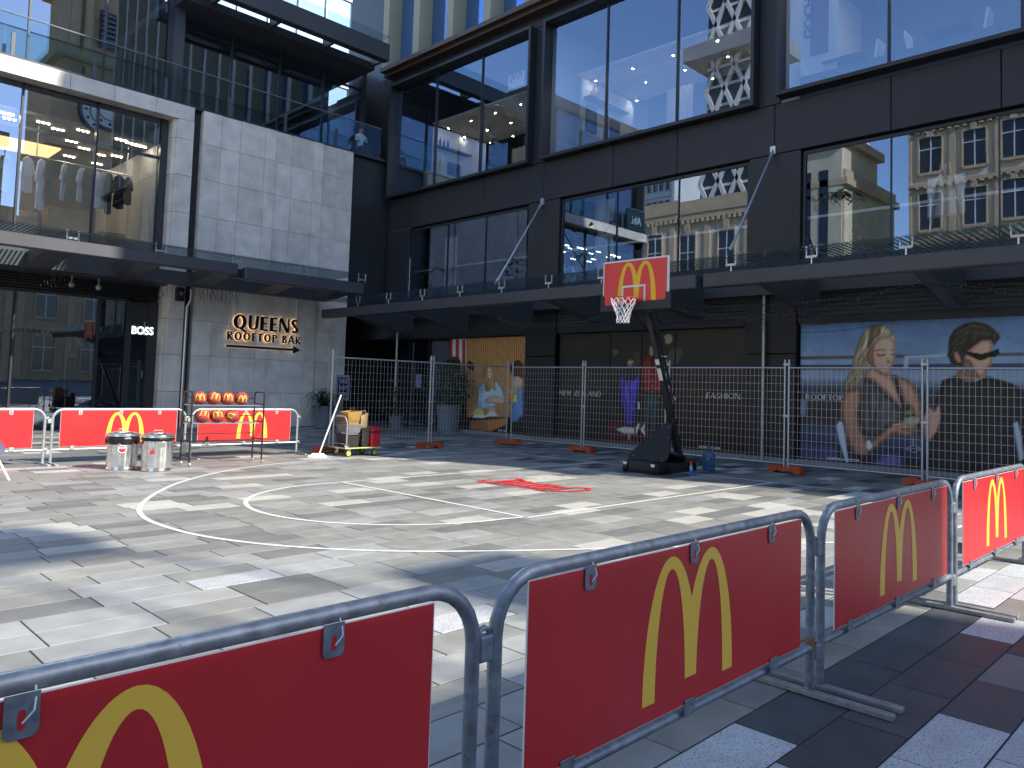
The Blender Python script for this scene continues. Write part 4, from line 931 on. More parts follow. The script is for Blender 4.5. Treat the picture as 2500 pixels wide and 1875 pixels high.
# stand at the left edge
st = thing('display_stand', (2.85, 15.6, 0), 'dark display stand on splayed white leg at the left edge', 'stand')
b = MB(); b.box(2.2, 3.13, 15.55, 15.62, .55, 1.02, bev=.01); mk('back_panel', b, 'standblue', st)
b = MB(); b.prism([(2.2, 15.2, .42), (2.2, 15.2, .52), (2.2, 15.55, .62), (2.2, 15.55, .42)], (.97, 0, 0)); mk('tray', b, 'standblue', st)
for (a_, b2, mm) in (((3.05, 15.3, .45), (3.24, 15.12, 0), 'whitepaint'), ((2.9, 15.3, .45), (3.0, 15.12, 0), 'black'), ((2.3, 15.5, .45), (2.2, 15.7, 0), 'black'), ((3.0, 15.55, .45), (3.1, 15.8, 0), 'black')):
    b = MB(); b.bar(a_, b2, .03, .02); mk('leg', b, mm, st)
# ================================================================== TROLLEY AND LOAD
tr = thing('platform_trolley', (10.6, 16.45, 0), 'flat trolley with lime wheels and folding metal handle', 'trolley')
X0, X1, Y0, Y1 = 10.12, 11.13, 16.08, 16.78
b = MB(); b.box(X0, X1, Y0, Y1, .19, .215, bev=.008); dk = mk('deck', b, 'deckyellow', tr)
b = MB(); b.box(X0+.03, X1-.03, Y0+.03, Y1-.03, .2155, .219); mk('deck_mat', b, 'deckgrey', dk)
for x in (X0+.13, X1-.14):
    for y_ in (Y0+.08, Y1-.08):
        b = MB(); b.lathe([(.05, -.022), (.078, -.016), (.078, .016), (.05, .022)], (x, y_, .079), 18, ax=Matrix.Rotation(R(90), 3, 'X')); wh = mk('wheel', b, 'rubber', tr, smooth=True)
        b = MB(); b.lathe([(.02, -.03), (.058, -.024), (.058, .024), (.02, .03)], (x, y_, .079), 16, ax=Matrix.Rotation(R(90), 3, 'X')); mk('hub', b, 'castyellow', wh, smooth=True)
        b = MB(); b.box(x-.02, x+.05, y_-.03, y_+.03, .15, .19); b.bar((x+.02, y_-.033, .16), (x, y_-.033, .08), .008, .03, upv=(1, 0, 0)); mk('castor_fork', b, 'chrome', wh)
hx = X0+.06
b = MB(); b.tube([(hx, Y0+.06, .22), (hx, Y0+.06, .82)]+[(hx-.02, Y0+.2-.14*math.cos(R(a)), .82+.14*math.sin(R(a))) for a in range(15, 91, 15)]+[(hx-.02, Y1-.2+.14*math.sin(R(a)), .82+.14*math.cos(R(a))) for a in range(0, 91, 15)]+[(hx, Y1-.06, .22)], .018, 8); mk('push_handle', b, 'galvbright', tr, smooth=True)
b = MB(); b.tube([(hx, Y0+.06, .3), (hx, Y1-.06, .3)], .012, 6); b.lathe([(.02, -.03), (.06, -.02), (.06, .02), (.02, .03)], (hx, Y0+.04, .26), 14, ax=Matrix.Rotation(R(90), 3, 'X')); mk('handle_hinge', b, 'chrome', tr, smooth=True)
def crate(name, x0, x1, y0, y1, z0, z1, mm, lab, cat, tap=.02):
    b = MB(); b.add([(x0+tap, y0+tap, z0), (x1-tap, y0+tap, z0), (x1-tap, y1-tap, z0), (x0+tap, y1-tap, z0), (x0, y0, z1), (x1, y0, z1), (x1, y1, z1), (x0, y1, z1)], [(0, 3, 2, 1), (4, 5, 6, 7), (0, 1, 5, 4), (1, 2, 6, 5), (2, 3, 7, 6), (3, 0, 4, 7)])
    t = thing(name, ((x0+x1)/2, (y0+y1)/2, z0), lab, cat); mk('body', b, mm, t); return t
zt = .2195
t = crate('storage_box', 10.24, 10.58, 16.2, 16.7, zt, .5, 'blackbox', 'open black box at the handle end of the trolley deck', 'box')
b = MB(); b.box(10.225, 10.595, 16.185, 16.715, .5, .53, bev=.006); mk('rim', b, 'blackbox', t)
b = MB(); b.box(10.26, 10.56, 16.24, 16.5, .531, .56); tag(mk('magazine_stack', b, 'paper'), 'pale stack of papers on the black box on the trolley', 'papers')
t = crate('storage_case', 10.22, 10.62, 16.16, 16.72, .561, .74, 'crategrey', 'grey hard case lying above the papers on the trolley', 'case', .05)
b = MB(); b.box(10.21, 10.63, 16.15, 16.73, .735, .765, bev=.008); mk('lid', b, 'crategrey', t)
t = crate('black_tub', 10.6, 10.83, 16.14, 16.6, zt, .66, 'blackbox', 'tall black tub in the middle of the trolley', 'tub')
b = MB(); b.box(10.59, 10.84, 16.13, 16.61, .655, .685, bev=.006); mk('lid', b, 'blackbox', t)
t = crate('cooler_bag', 10.845, 11.12, 16.12, 16.55, zt, .66, 'coolred', 'red insulated cooler bag with black band on trolley', 'cooler bag', .004)
b = MB(); b.box(10.84, 11.125, 16.115, 16.555, .56, .6); mk('black_band', b, 'black', t); b = MB(); b.box(10.843, 11.122, 16.118, 16.552, .661, .69, bev=.01); mk('lid', b, 'coolred', t)
b = MB(); b.box(10.88, 11.04, 16.58, 16.74, zt, .86, bev=.02); t = thing('black_bag', (10.96, 16.66, zt), 'upright shiny black bag behind the red cooler', 'bag'); mk('body', b, 'binbag', t)
b = MB(); b.tube([(10.93, 16.6, .86), (10.93, 16.6, .93), (11.0, 16.6, .93), (11.0, 16.6, .86)], .008, 6); mk('strap', b, 'black', t)
# gold zigzag bag
gx0, gx1, gy0, gy1, gz0, gz1 = 10.26, 10.57, 16.2, 16.62, .77, 1.06
t = thing('gold_tote_bag', ((gx0+gx1)/2, 16.4, gz0), 'shiny gold tote bag with zigzag stripes on top of grey case', 'bag')
b = MB(); b.add([(gx0+.02, gy0+.03, gz0), (gx1-.02, gy0+.03, gz0), (gx1-.02, gy1-.02, gz0), (gx0+.02, gy1-.02, gz0), (gx0-.02, gy0+.02, gz1), (gx1+.03, gy0-.0, gz1+.03), (gx1+.01, gy1, gz1+.04), (gx0, gy1, gz1)], [(0, 3, 2, 1), (0, 1, 5, 4), (1, 2, 6, 5), (2, 3, 7, 6), (3, 0, 4, 7)]); bb = mk('body', b, 'goldbag', t)
b = MB()
for k_ in range(4):
    zb = gz0+.05+.055*k_
    for i in range(6):
        xa = gx0+.02+i*.047; z_a = zb+(.045 if i % 2 else 0); z_b = zb+(0 if i % 2 else .045); ya = gy0+.022; b.bar((xa, ya, z_a), (xa+.047, ya, z_b), .004, .011, upv=(0, 0, 1))
    for i in range(8):
        ya = gy0+.03+i*.045; z_a = zb+(.045 if i % 2 else 0); z_b = zb+(0 if i % 2 else .045); b.bar((gx0-.004, ya, z_a), (gx0-.004, ya+.045, z_b), .004, .011)
mk('zigzag_stripe', b, 'goldline', t)
b = MB(); b.tube([(gx0+.08, gy0+.1, gz1), (gx0+.1, gy0+.1, gz1+.1), (gx0+.2, gy0+.1, gz1+.1), (gx0+.22, gy0+.1, gz1)], .007, 6); mk('strap', b, 'goldline', t)
t = thing('paper_bag', (10.72, 16.36, .686), 'crumpled brown paper bag standing on the black tub', 'bag')
b = MB(); b.add([(10.65, 16.28, .686), (10.81, 16.26, .686), (10.81, 16.46, .686), (10.66, 16.46, .686), (10.63, 16.26, .97), (10.83, 16.25, 1.05), (10.82, 16.47, 1.04), (10.64, 16.48, .98), (10.64, 16.36, .83), (10.83, 16.37, .85), (10.73, 16.245, .85)],
    [(0, 1, 10), (1, 5, 10), (5, 4, 10), (4, 0, 10), (1, 2, 9), (2, 6, 9), (6, 5, 9), (5, 1, 9), (2, 3, 7, 6), (3, 0, 8), (0, 4, 8), (4, 7, 8), (7, 3, 8), (0, 3, 2, 1)]); mk('body', b, 'kraft', t)
b = MB(); b.tube([(10.66, 16.3, .98), (10.66, 16.3, 1.08), (10.76, 16.28, 1.1), (10.78, 16.27, 1.02)], .006, 6); mk('twine_handle', b, 'whitepaint', t)
# broom
pf = Vector((9.55, 16.33, 0)); pt = Vector((10.31, 16.68, 1.46)); t = thing('broom', pf, 'white broom leaning against the fence end and trolley', 'broom')
dv = (pt-pf).normalized(); b = MB(); b.tube([pf+dv*.1, pt], .017, 8); b.tube([pf+dv*1.2, pf+dv*1.3], .019, 8); mk('handle', b, 'whitepaint', t, smooth=True)
sd = Vector((.72, -.69, 0)); nv_ = Vector((.69, .72, 0)); b = MB()
b.add([pf+sd*x*1.0+nv_*y+Vector((0, 0, z)) for x, y, z in ((-.2, -.05, .004), (.2, -.05, .004), (.2, .06, .004), (-.2, .06, .004), (-.13, -.02, .1), (.13, -.02, .1), (.13, .02, .1), (-.13, .02, .1))], [(0, 3, 2, 1), (4, 5, 6, 7), (0, 1, 5, 4), (1, 2, 6, 5), (2, 3, 7, 6), (3, 0, 4, 7)]); mk('brush_head', b, 'netwhite', t)
b = MB()
for i in range(36):
    x = -.2+.4*i/35; b.bar(pf+sd*x-nv_*.045+Vector((0, 0, .06)), pf+sd*x*1.08-nv_*.075+Vector((0, 0, .003)), .009, .009)
mk('bristles', b, 'netwhite', t)
# water bottle and spray bottle
c_ = G(1730, 1148); t = thing('water_bottle', c_, 'large translucent blue water cooler bottle right of the hoop base', 'bottle')
b = MB(); b.lathe([(.12, .003), (.145, .012), (.15, .03), (.15, .07), (.142, .08), (.15, .09), (.15, .2), (.142, .21), (.15, .22), (.15, .33), (.14, .36), (.1, .4), (.05, .43), (.037, .45), (.037, .5)], c_, 28); mk('body', b, 'bottleblue', t, smooth=True)
b = MB(); b.lathe([(.042, .5), (.044, .505), (.044, .54), (.036, .545)], c_, 16); mk('cap', b, 'sprayblue', t, smooth=True)
d_ = (Vector((0, 0, 0))-Vector((c_.x, c_.y, 0))).normalized(); s2 = Vector((-d_.y, d_.x, 0)); hc = c_+d_*.13+s2*.05
b = MB(); b.tube([hc+Vector((0, 0, .12)), hc+d_*.035+Vector((0, 0, .15)), hc+d_*.035+Vector((0, 0, .26)), hc+Vector((0, 0, .29))], .014, 8); mk('grip', b, 'bottleblue', t, smooth=True)
c_ = G(1687, 1162); t = thing('spray_bottle', c_, 'small spray bottle with red cap and blue liquid by hoop base', 'bottle')
b = MB(); b.lathe([(.034, .003), (.037, .01), (.037, .12)], c_, 16); mk('liquid', b, 'sprayblue', t, smooth=True)
b = MB(); b.lathe([(.037, .121), (.037, .17), (.026, .21), (.02, .24)], c_, 16); mk('body', b, 'clearplastic', t, smooth=True)
b = MB(); b.lathe([(.024, .241), (.026, .25), (.024, .3), (.012, .315)], c_, 14); b.box(c_.x-.05, c_.x, c_.y-.012, c_.y+.012, .28, .3); mk('cap', b, 'signred', t, smooth=True)
# ================================================================== POSTERS (flat prints on the shopfront)
K_ = 640/2212
def fr_(bx, by): return lambda x, y: (bx+x*K_, by+y*K_)
zA, zB, zC, zD, zE, zF, zG, zH, zI = fr_(1860, 440), fr_(1860, 860), fr_(1320, 860), fr_(900, 860), fr_(900, 440), fr_(900, 0), fr_(1320, 0), fr_(1860, 0), fr_(1320, 440)
XP = XF+.2
import numpy as np
_m = mat('print_ink', (.5, .5, .5), .5); _n = _m.node_tree.nodes; _a = _n.new('ShaderNodeAttribute'); _a.attribute_name = 'ink'
_m.node_tree.links.new(_a.outputs['Color'], _n['Principled BSDF'].inputs['Base Color'])
def vnoise(u, v, seed):          # smooth value noise, -1..1
    r = np.random.RandomState(seed).rand(64, 64)*2-1; iu = np.floor(u).astype(int); iv = np.floor(v).astype(int); fu = u-iu; fv = v-iv; fu = fu*fu*(3-2*fu); fv = fv*fv*(3-2*fv)
    g = lambda a, b: r[a % 64, b % 64]
    return (g(iu, iv)*(1-fu)+g(iu+1, iv)*fu)*(1-fv)+(g(iu, iv+1)*(1-fu)+g(iu+1, iv+1)*fu)*fv
STY = {'hair': (.03, .3, .1, 1.0, 'hair'), 'skin': (.018, .42, .13, .5, None), 'face': (.02, .3, .12, .6, None), 'neck': (.02, .3, .1, .4, None), 'hand': (.015, .4, .06, .4, None), 'dress': (.02, .4, .16, .6, 'fold'), 'shirt': (.03, .3, .2, .5, 'fold'),
       'coat': (.02, .45, .14, .6, 'fold'), 'suit': (.02, .5, .12, .6, 'fold'), 'trousers': (.03, .4, .1, .4, 'fold'), 'denim_shirt': (.02, .4, .12, .5, 'fold'), 'denim_sleeve': (.02, .4, .12, .5, 'fold'), 'lap': (.04, .4, .15, .4, 'fold'), 'sunglasses': (.008, 0, .1, 0, None), 'ear': (.015, .3, .05, .2, None)}
class Poster:
    """a printed sheet: the picture is laid down ink layer by ink layer on a fine grid of the sheet"""
    def __init__(s, y0, y1, z0, z1, stops, label, xp=XP, step=.025):
        s.t = thing('window_poster', (xp, (y0+y1)/2, z0), label, 'poster'); s.x = xp; s.n = 0; s.b = (y0, y1, z0, z1)
        s.nu = int((y1-y0)/step); s.nv = int((z1-z0)/step); s.U, s.W = np.meshgrid(np.linspace(y1, y0, s.nu+1), np.linspace(z0, z1, s.nv+1)); s.C = np.zeros(s.U.shape+(3,)); f = (s.W-z0)/(z1-z0)
        for k in range(3): s.C[..., k] = np.interp(f, [p for p, c in stops], [c[k] for p, c in stops])
        s.C *= (1+.06*vnoise(s.U*1.3, s.W*2.2, 3)+.04*vnoise(s.U*6, s.W*9, 4))[..., None]
    def _sd(s, P):
        y0, y1, z0, z1 = s.b; U, W = s.U, s.W; d = np.full(U.shape, 9.); ins = np.zeros(U.shape, bool)
        for (a, b) in zip(P, P[1:]+P[:1]):
            ax, ay = a; bx, by = b; ex, ey = bx-ax, by-ay; l2 = ex*ex+ey*ey+1e-12; t = np.clip(((U-ax)*ex+(W-ay)*ey)/l2, 0, 1); d = np.minimum(d, np.hypot(U-ax-t*ex, W-ay-t*ey))
            if ay != by: c = ((ay > W) != (by > W)) & (U < ex*(W-ay)/(by-ay)+ax); ins ^= c
        return np.where(ins, d, -d)
    def shape(s, f, pts, col, name='print_shape', rough=.6):
        P = [(q.y, q.z) for q in (RX(*f(*p), s.x) for p in pts)]; s.n += 1
        soft, edge, w_, amp, tex = STY.get(name, (.014, .12, .06, .2, None)); sd = s._sd(P); al = np.clip(sd/soft*.5+.5, 0, 1); al = al*al*(3-2*al)
        k = np.clip(sd/w_, 0, 1); k = k*k*(3-2*k); sh = 1-edge*(1-k)
        us = [p[0] for p in P]; vs_ = [p[1] for p in P]; g = -(s.U-(min(us)+max(us))/2)/(max(us)-min(us)+.05)*.35+(s.W-(min(vs_)+max(vs_))/2)/(max(vs_)-min(vs_)+.05)*.25
        sh = sh*(1+amp*g)
        if tex == 'hair': q = s.U+.35*s.W+.12*vnoise(s.U*2, s.W*2, 8); sh = sh*(1+.3*vnoise(q*26, s.W*2.5, s.n)+.14*vnoise(q*60, s.W*4, s.n+1))
        if tex == 'fold': sh = sh*(1+.13*vnoise(s.U*5+s.W*2.5, s.W*3-s.U, s.n)+.05*vnoise(s.U*13+s.W*6, s.W*7, s.n+2))
        c = np.array([min(1, q*1.3+.01) for q in col]); s.C = s.C*(1-al[..., None])+al[..., None]*c*sh[..., None]
    def line(s, f, pts, wd, col, name='print_line'):
        Q = [(q.y, q.z) for q in (RX(*f(*p), s.x) for p in pts)]; d = np.full(s.U.shape, 9.)
        for (ax, ay), (bx, by) in zip(Q[:-1], Q[1:]): ex, ey = bx-ax, by-ay; t = np.clip(((s.U-ax)*ex+(s.W-ay)*ey)/(ex*ex+ey*ey+1e-12), 0, 1); d = np.minimum(d, np.hypot(s.U-ax-t*ex, s.W-ay-t*ey))
        al = np.clip((wd/2-d)/.014+.5, 0, 1)[..., None]; s.C = s.C*(1-al)+al*np.array([min(1, q*1.3) for q in col])
    def text(s, txt, f, p0, p1, h, col, serif=True, bold=0):
        s.n += 1; a = RX(*f(*p0), s.x); c = RX(*f(*p1), s.x); d = Vector((-.004, 0, 0)); fm = frame_map(a+d, (0, -1, 0), (0, 0, 1)); cm = cmat(tuple(min(.97, q*1.25) for q in col))
        if serif:
            for b in serif_letters(txt, fm, a.y-c.y, h, .16, .07, .12, 0): mk('letter', b, cm, s.t)
        else: b = MB(); btext_on(b, txt, fm, a.y-c.y, h, bold); mk('lettering', b, cm, s.t)
    def finish(s):
        y0, y1, z0, z1 = s.b; b = MB(); b.box(s.x+.002, s.x+.03, y0, y1, z0, z1); mk('backing_sheet', b, 'black', s.t)
        org = ORG[s.t.name]; n1 = s.nu+1; V = np.stack([np.full(s.U.size, s.x), s.U.ravel(), s.W.ravel()], 1); V = (V-np.array(org))*SC
        i0 = (np.arange(s.nv)[:, None]*n1+np.arange(s.nu)[None]).ravel(); F = np.stack([i0, i0+1, i0+n1+1, i0+n1], 1)
        me = bpy.data.meshes.new('printed_picture'); me.from_pydata(V.tolist(), [], F.tolist()); me.materials.append(MATS['print_ink'])
        at = me.color_attributes.new('ink', 'FLOAT_COLOR', 'POINT'); C = np.clip(s.C.reshape(-1, 3)*1.28, 0, 1)**2.2; at.data.foreach_set('color', np.concatenate([C, np.ones((len(C), 1))], 1).astype(np.float32).ravel())
        o = link(bpy.data.objects.new('printed_picture', me)); o.parent = s.t; ORG[o.name] = org
DUSK = [(p, tuple(min(1, x*1.4) for x in c)) for p, c in [(0, (.05, .06, .09)), (.2, (.16, .19, .27)), (.32, (.12, .11, .12)), (.52, (.16, .18, .23)), (.6, (.36, .42, .49)), (.75, (.34, .41, .49)), (1, (.27, .35, .47))]]
P4 = Poster(1.1, 9.26, .12, 3.7, DUSK, 'large ROOFTOP poster of blonde woman and man in sunglasses at sunset')
S = P4.shape
S(zA, [(295, 1488), (2212, 1455), (2212, 1480), (295, 1515)], (.28, .26, .26)); S(zA, [(295, 1560), (2212, 1545), (2212, 1600), (295, 1600)], (.17, .2, .27))
S(zA, [(1200, 1480), (1560, 1465), (1560, 1490), (1240, 1505), (1230, 1600), (1195, 1600)], (.5, .55, .6))
S(zB, [(300, 450), (340, 380), (380, 420), (370, 540), (300, 530)], (.3, .36, .42))
S(zB, [(628, 620), (650, 580), (690, 590), (700, 700), (735, 940), (712, 945), (650, 740)], (.52, .56, .6))
S(zB, [(290, 765), (620, 790), (690, 1000), (290, 930)], (.15, .17, .28))
# woman
S(zA, [(1130, 1340), (1095, 1268), (1030, 1226), (950, 1215), (880, 1250), (832, 1320), (800, 1400), (775, 1490), (755, 1580), (722, 1650), (690, 1725), (662, 1795), (745, 1780), (805, 1750), (855, 1690), (900, 1620), (960, 1560), (1120, 1400)], (.46, .41, .33), 'hair')
S(zA, [(870, 1290), (900, 1260), (905, 1380), (850, 1520), (800, 1650), (770, 1700), (800, 1560)], (.54, .49, .4), 'hair')
S(zA, [(930, 1230), (980, 1222), (1000, 1290), (940, 1350), (900, 1420), (890, 1380)], (.38, .31, .24), 'hair')
S(zB, [(700, 330), (835, 300), (842, 420), (815, 520), (835, 640), (900, 760), (985, 700), (1090, 590), (1200, 575), (1290, 598), (1322, 640), (1310, 680), (1230, 712), (1120, 690), (1040, 745), (960, 810), (860, 880), (775, 862), (712, 720), (672, 560), (665, 420)], (.5, .36, .29), 'skin')
S(zB, [(1130, 190), (1230, 225), (1300, 300), (1340, 420), (1352, 560), (1300, 560), (1240, 450), (1195, 430), (1150, 300)], (.52, .38, .31), 'skin')
S(zB, [(880, 140), (940, 120), (1050, 190), (1082, 180), (1115, 235), (1185, 410), (1195, 495), (1100, 400), (1020, 320), (940, 250), (870, 210)], (.58, .43, .36), 'skin')
S(zB, [(835, 310), (872, 205), (960, 262), (1060, 362), (1190, 490), (1212, 560), (1150, 600), (1060, 640), (950, 725), (850, 690), (820, 560)], (.24, .225, .235), 'dress')
S(zB, [(900, 230), (960, 270), (1000, 420), (960, 600), (920, 650), (890, 400)], (.28, .262, .27), 'dress')
S(zB, [(1095, 190), (1128, 188), (1205, 440), (1215, 480), (1190, 488), (1140, 330)], (.12, .11, .13), 'strap')
S(zA, [(905, 1400), (1000, 1326), (1070, 1320), (1115, 1350), (1132, 1420), (1126, 1500), (1105, 1560), (1085, 1620), (1050, 1648), (1000, 1632), (940, 1580), (900, 1545), (880, 1490)], (.64, .49, .41), 'face')
S(zA, [(905, 1420), (960, 1370), (940, 1470), (950, 1560), (1010, 1635), (960, 1600), (900, 1540), (882, 1490)], (.52, .38, .31), 'face')
S(zA, [(850, 1440), (875, 1430), (890, 1470), (875, 1510), (858, 1500)], (.6, .45, .37), 'ear')
S(zA, [(968, 1466), (1000, 1474), (1040, 1466), (1038, 1478), (1000, 1486), (972, 1478)], (.2, .14, .12), 'eye'); S(zA, [(1086, 1466), (1108, 1470), (1126, 1460), (1124, 1472), (1106, 1480)], (.2, .14, .12), 'eye')
S(zA, [(955, 1435), (1000, 1425), (1045, 1432), (1045, 1438), (1000, 1434), (958, 1444)], (.35, .26, .2), 'brow'); S(zA, [(1080, 1435), (1108, 1428), (1126, 1432), (1108, 1436)], (.35, .26, .2), 'brow')
S(zA, [(1062, 1500), (1085, 1535), (1078, 1545), (1050, 1540)], (.5, .36, .29), 'nose')
S(zA, [(1000, 1566), (1045, 1560), (1098, 1555), (1085, 1580), (1045, 1588), (1015, 1580)], (.55, .28, .27), 'lips'); S(zA, [(1020, 1569), (1088, 1561), (1070, 1573), (1040, 1577)], (.85, .82, .8), 'teeth')
S(zB, [(1095, 600), (1200, 590), (1290, 608), (1300, 622), (1200, 615), (1100, 640)], (.66, .5, .42), 'hand'); S(zB, [(1120, 650), (1240, 640), (1318, 650), (1310, 672), (1220, 668)], (.4, .28, .22), 'hand')
S(zB, [(880, 755), (905, 738), (935, 790), (910, 830), (885, 800)], (.7, .72, .74), 'watch')
S(zB, [(1195, 555), (1265, 540), (1340, 555), (1325, 600), (1265, 620), (1210, 600)], (.45, .46, .36), 'cocktail'); S(zB, [(1205, 500), (1250, 480), (1285, 500), (1270, 530), (1215, 530)], (.3, .35, .18), 'garnish')
S(zB, [(912, 975), (950, 900), (1050, 852), (1150, 852), (1200, 900), (1200, 990)], (.26, .22, .38), 'lap')
# man
S(zB, [(1450, 460), (1520, 240), (1640, 195), (1720, 250), (1800, 252), (1900, 200), (2100, 260), (2212, 320), (2230, 1010), (1440, 1000), (1400, 900), (1430, 720)], (.1, .1, .11), 'shirt')
S(zB, [(1760, 300), (1850, 280), (1880, 520), (1830, 760), (1790, 600)], (.14, .14, .15), 'shirt')
S(zB, [(1640, 60), (1700, 160), (1780, 215), (1805, 252), (1720, 252), (1640, 205)], (.45, .32, .26), 'neck')
S(zA, [(1730, 1440), (1780, 1390), (1850, 1345), (1930, 1345), (1948, 1400), (1938, 1480), (1948, 1545), (1922, 1572), (1912, 1600), (1890, 1645), (1840, 1678), (1780, 1668), (1720, 1612), (1680, 1545), (1690, 1500)], (.6, .45, .37), 'face')
S(zA, [(1700, 1500), (1760, 1520), (1800, 1600), (1845, 1665), (1780, 1665), (1715, 1605), (1685, 1550)], (.44, .32, .26), 'face')
S(zA, [(1575, 1400), (1582, 1330), (1622, 1262), (1700, 1212), (1800, 1190), (1900, 1215), (1962, 1260), (2000, 1300), (2010, 1330), (1962, 1392), (1930, 1345), (1850, 1352), (1782, 1402), (1732, 1440), (1702, 1500), (1690, 1562), (1640, 1560), (1592, 1540), (1570, 1470)], (.17, .15, .12), 'hair')
for (a, b_, c_) in (((1640, 1300), (1760, 1225), (1900, 1250)), ((1620, 1380), (1720, 1280), (1860, 1290)), ((1750, 1340), (1850, 1290), (1960, 1310)), ((1600, 1470), (1640, 1390), (1720, 1350))):
    P4.line(zA, [a, b_, c_], .014, (.3, .27, .22), 'hair_strand')
S(zA, [(1620, 1452), (1650, 1442), (1672, 1480), (1690, 1540), (1652, 1542), (1622, 1500)], (.56, .41, .33), 'ear')
S(zA, [(1705, 1440), (1850, 1465), (1920, 1450), (2000, 1420), (2006, 1460), (1962, 1495), (1916, 1490), (1890, 1512), (1832, 1520), (1790, 1500), (1708, 1460)], (.05, .05, .05), 'sunglasses')
S(zA, [(1870, 1590), (1910, 1582), (1915, 1598), (1880, 1606)], (.4, .24, .22), 'lips')
S(zB, [(1352, 560), (1400, 470), (1420, 455), (1450, 500), (1480, 450), (1505, 452), (1512, 560), (1482, 665), (1422, 745), (1372, 725)], (.55, .42, .36), 'hand')
for k in range(3): P4.line(zB, [(1400+36*k, 480), (1420+34*k, 560)], .008, (.36, .25, .2), 'finger_gap')
P4.line(zB, [(1215, 815), (1280, 785), (1350, 815), (1285, 845), (1215, 815)], .012, (.55, .57, .6), 'glass_foot'); P4.line(zB, [(1270, 620), (1278, 785)], .01, (.5, .52, .52), 'glass_stem')
S(zB, [(2120, 600), (2160, 580), (2190, 700), (2212, 900), (2170, 920)], (.5, .54, .58), 'chair')
for i in range(9): P4.line(zB, [(860-14*i, 60+22*i), (815-16*i, 200+10*i)], .008, (.68, .6, .46) if i % 2 else (.4, .33, .25), 'hair_strand')
P4.text('ROOFTOP', zB, (370, 398), (690, 398), .145, (.82, .82, .8)); P4.text('QUEENS ROOFTOP', zB, (548, 905), (822, 912), .07, (.88, .88, .88), False, .03)
# fashion poster
P4.finish()
NIGHT = [(0, (.085, .065, .065)), (.3, (.14, .13, .115)), (1, (.21, .2, .18))]
P3 = Poster(10.82, 18.03, .12, 3.66, NIGHT, 'dark NEW ZEALAND FASHION poster with figure in blue suit and figure in red coat'); S = P3.shape
for px in (1489, 1566, 1648): a = RX(px, 900, XP); b = MB(); b.box(XP-.02, XP+.01, a.y-.015, a.y+.015, .12, 3.66); mk('joint_strip', b, 'black', P3.t)
S(zI, [(1075+38*math.cos(R(a)), 1340+44*math.sin(R(a))) for a in range(0, 360, 20)], (.42, .4, .33), 'moon')
S(zI, [(1100, 1420), (1190, 1410), (1195, 1470), (1150, 1560), (1040, 1570), (1060, 1480)], (.2, .21, .19)); S(zI, [(600, 1430), (640, 1420), (660, 1450), (620, 1490)], (.24, .24, .21))
S(zI, [(775, 1450), (830, 1440), (850, 1560), (790, 1580)], (.19, .19, .17))
S(zC, [(836, 120), (850, 80), (880, 40), (915, 15), (950, 20), (985, 60), (1040, 90), (1050, 200), (1012, 350), (930, 342), (868, 348), (850, 250)], (.42, .11, .12), 'coat')
S(zC, [(920, 15), (960, 30), (955, 200), (945, 345), (928, 342), (935, 150)], (.1, .08, .08), 'coat_opening')
for k in range(5): S(zC, [(938, 130+50*k), (944, 130+50*k), (944, 137+50*k), (938, 137+50*k)], (.75, .72, .7), 'button')
S(zC, [(915, 15), (920, -50), (945, -55), (950, 20), (935, 40)], (.45, .42, .3), 'neck_scarf')
S(zC, [(866, 348), (1005, 352), (985, 520), (965, 690), (930, 690), (930, 480), (915, 690), (880, 690)], (.12, .18, .19), 'trousers')
S(zC, [(655, 250), (690, 180), (725, 145), (790, 140), (828, 200), (835, 240), (822, 350), (800, 490), (772, 690), (732, 690), (700, 520), (672, 400)], (.2, .17, .48), 'suit')
S(zC, [(700, 250), (740, 210), (760, 400), (750, 600), (725, 500), (705, 380)], (.26, .23, .6), 'suit'); S(zC, [(690, 180), (725, 145), (790, 140), (820, 190), (800, 240), (700, 240)], (.09, .09, .14), 'vest')
S(zC, [(727, 90), (735, 55), (765, 45), (785, 70), (780, 105), (755, 130), (735, 118)], (.5, .38, .3), 'face'); S(zC, [(722, 70), (735, 42), (765, 30), (788, 55), (790, 80), (775, 60), (735, 65)], (.22, .16, .12), 'hair')
P3.line(zC, [(733, 85), (750, 88), (765, 85), (782, 82)], .012, (.7, .7, .65), 'glasses')
S(zC, [(560, 560), (690, 600), (900, 640), (1000, 700), (1000, 790), (560, 760)], (.2, .06, .07), 'rug')
S(zC, [(632, 650), (700, 628), (790, 636), (790, 690), (700, 686)], (.55, .55, .54), 'board')
S(zC, [(818, 420), (834, 420), (834, 480), (818, 480)], (.7, .69, .64), 'tag')
S(zC, [(735, 690), (762, 690), (750, 745), (735, 745)], (.45, .38, .33), 'foot')
for i in range(4):
    P3.line(zC, [(805, 640+16*i), (818, 612+12*i), (842, 596+10*i)], .03, (.85, .85, .85), 'logo_stripe'); P3.line(zC, [(850, 640-4*i+14), (878, 600+14*i)], .025, (.85, .85, .85), 'logo_stripe'); P3.line(zC, [(850, 640+8*i), (880, 670+10*i)], .025, (.85, .85, .85), 'logo_stripe')
P3.line(zC, [(845, 596), (845, 700)], .04, (.06, .05, .05), 'logo_gap')
P3.text('NEW ZEALAND', zC, (160, 362), (508, 362), .17, (.72, .72, .7)); P3.text('FASHION', zC, (1400, 388), (1682, 388), .17, (.75, .75, .73)); P3.text('GROUND FLOOR', zC, (1333, 806), (1515, 808), .07, (.85, .85, .85), False, .03)
P3.finish()
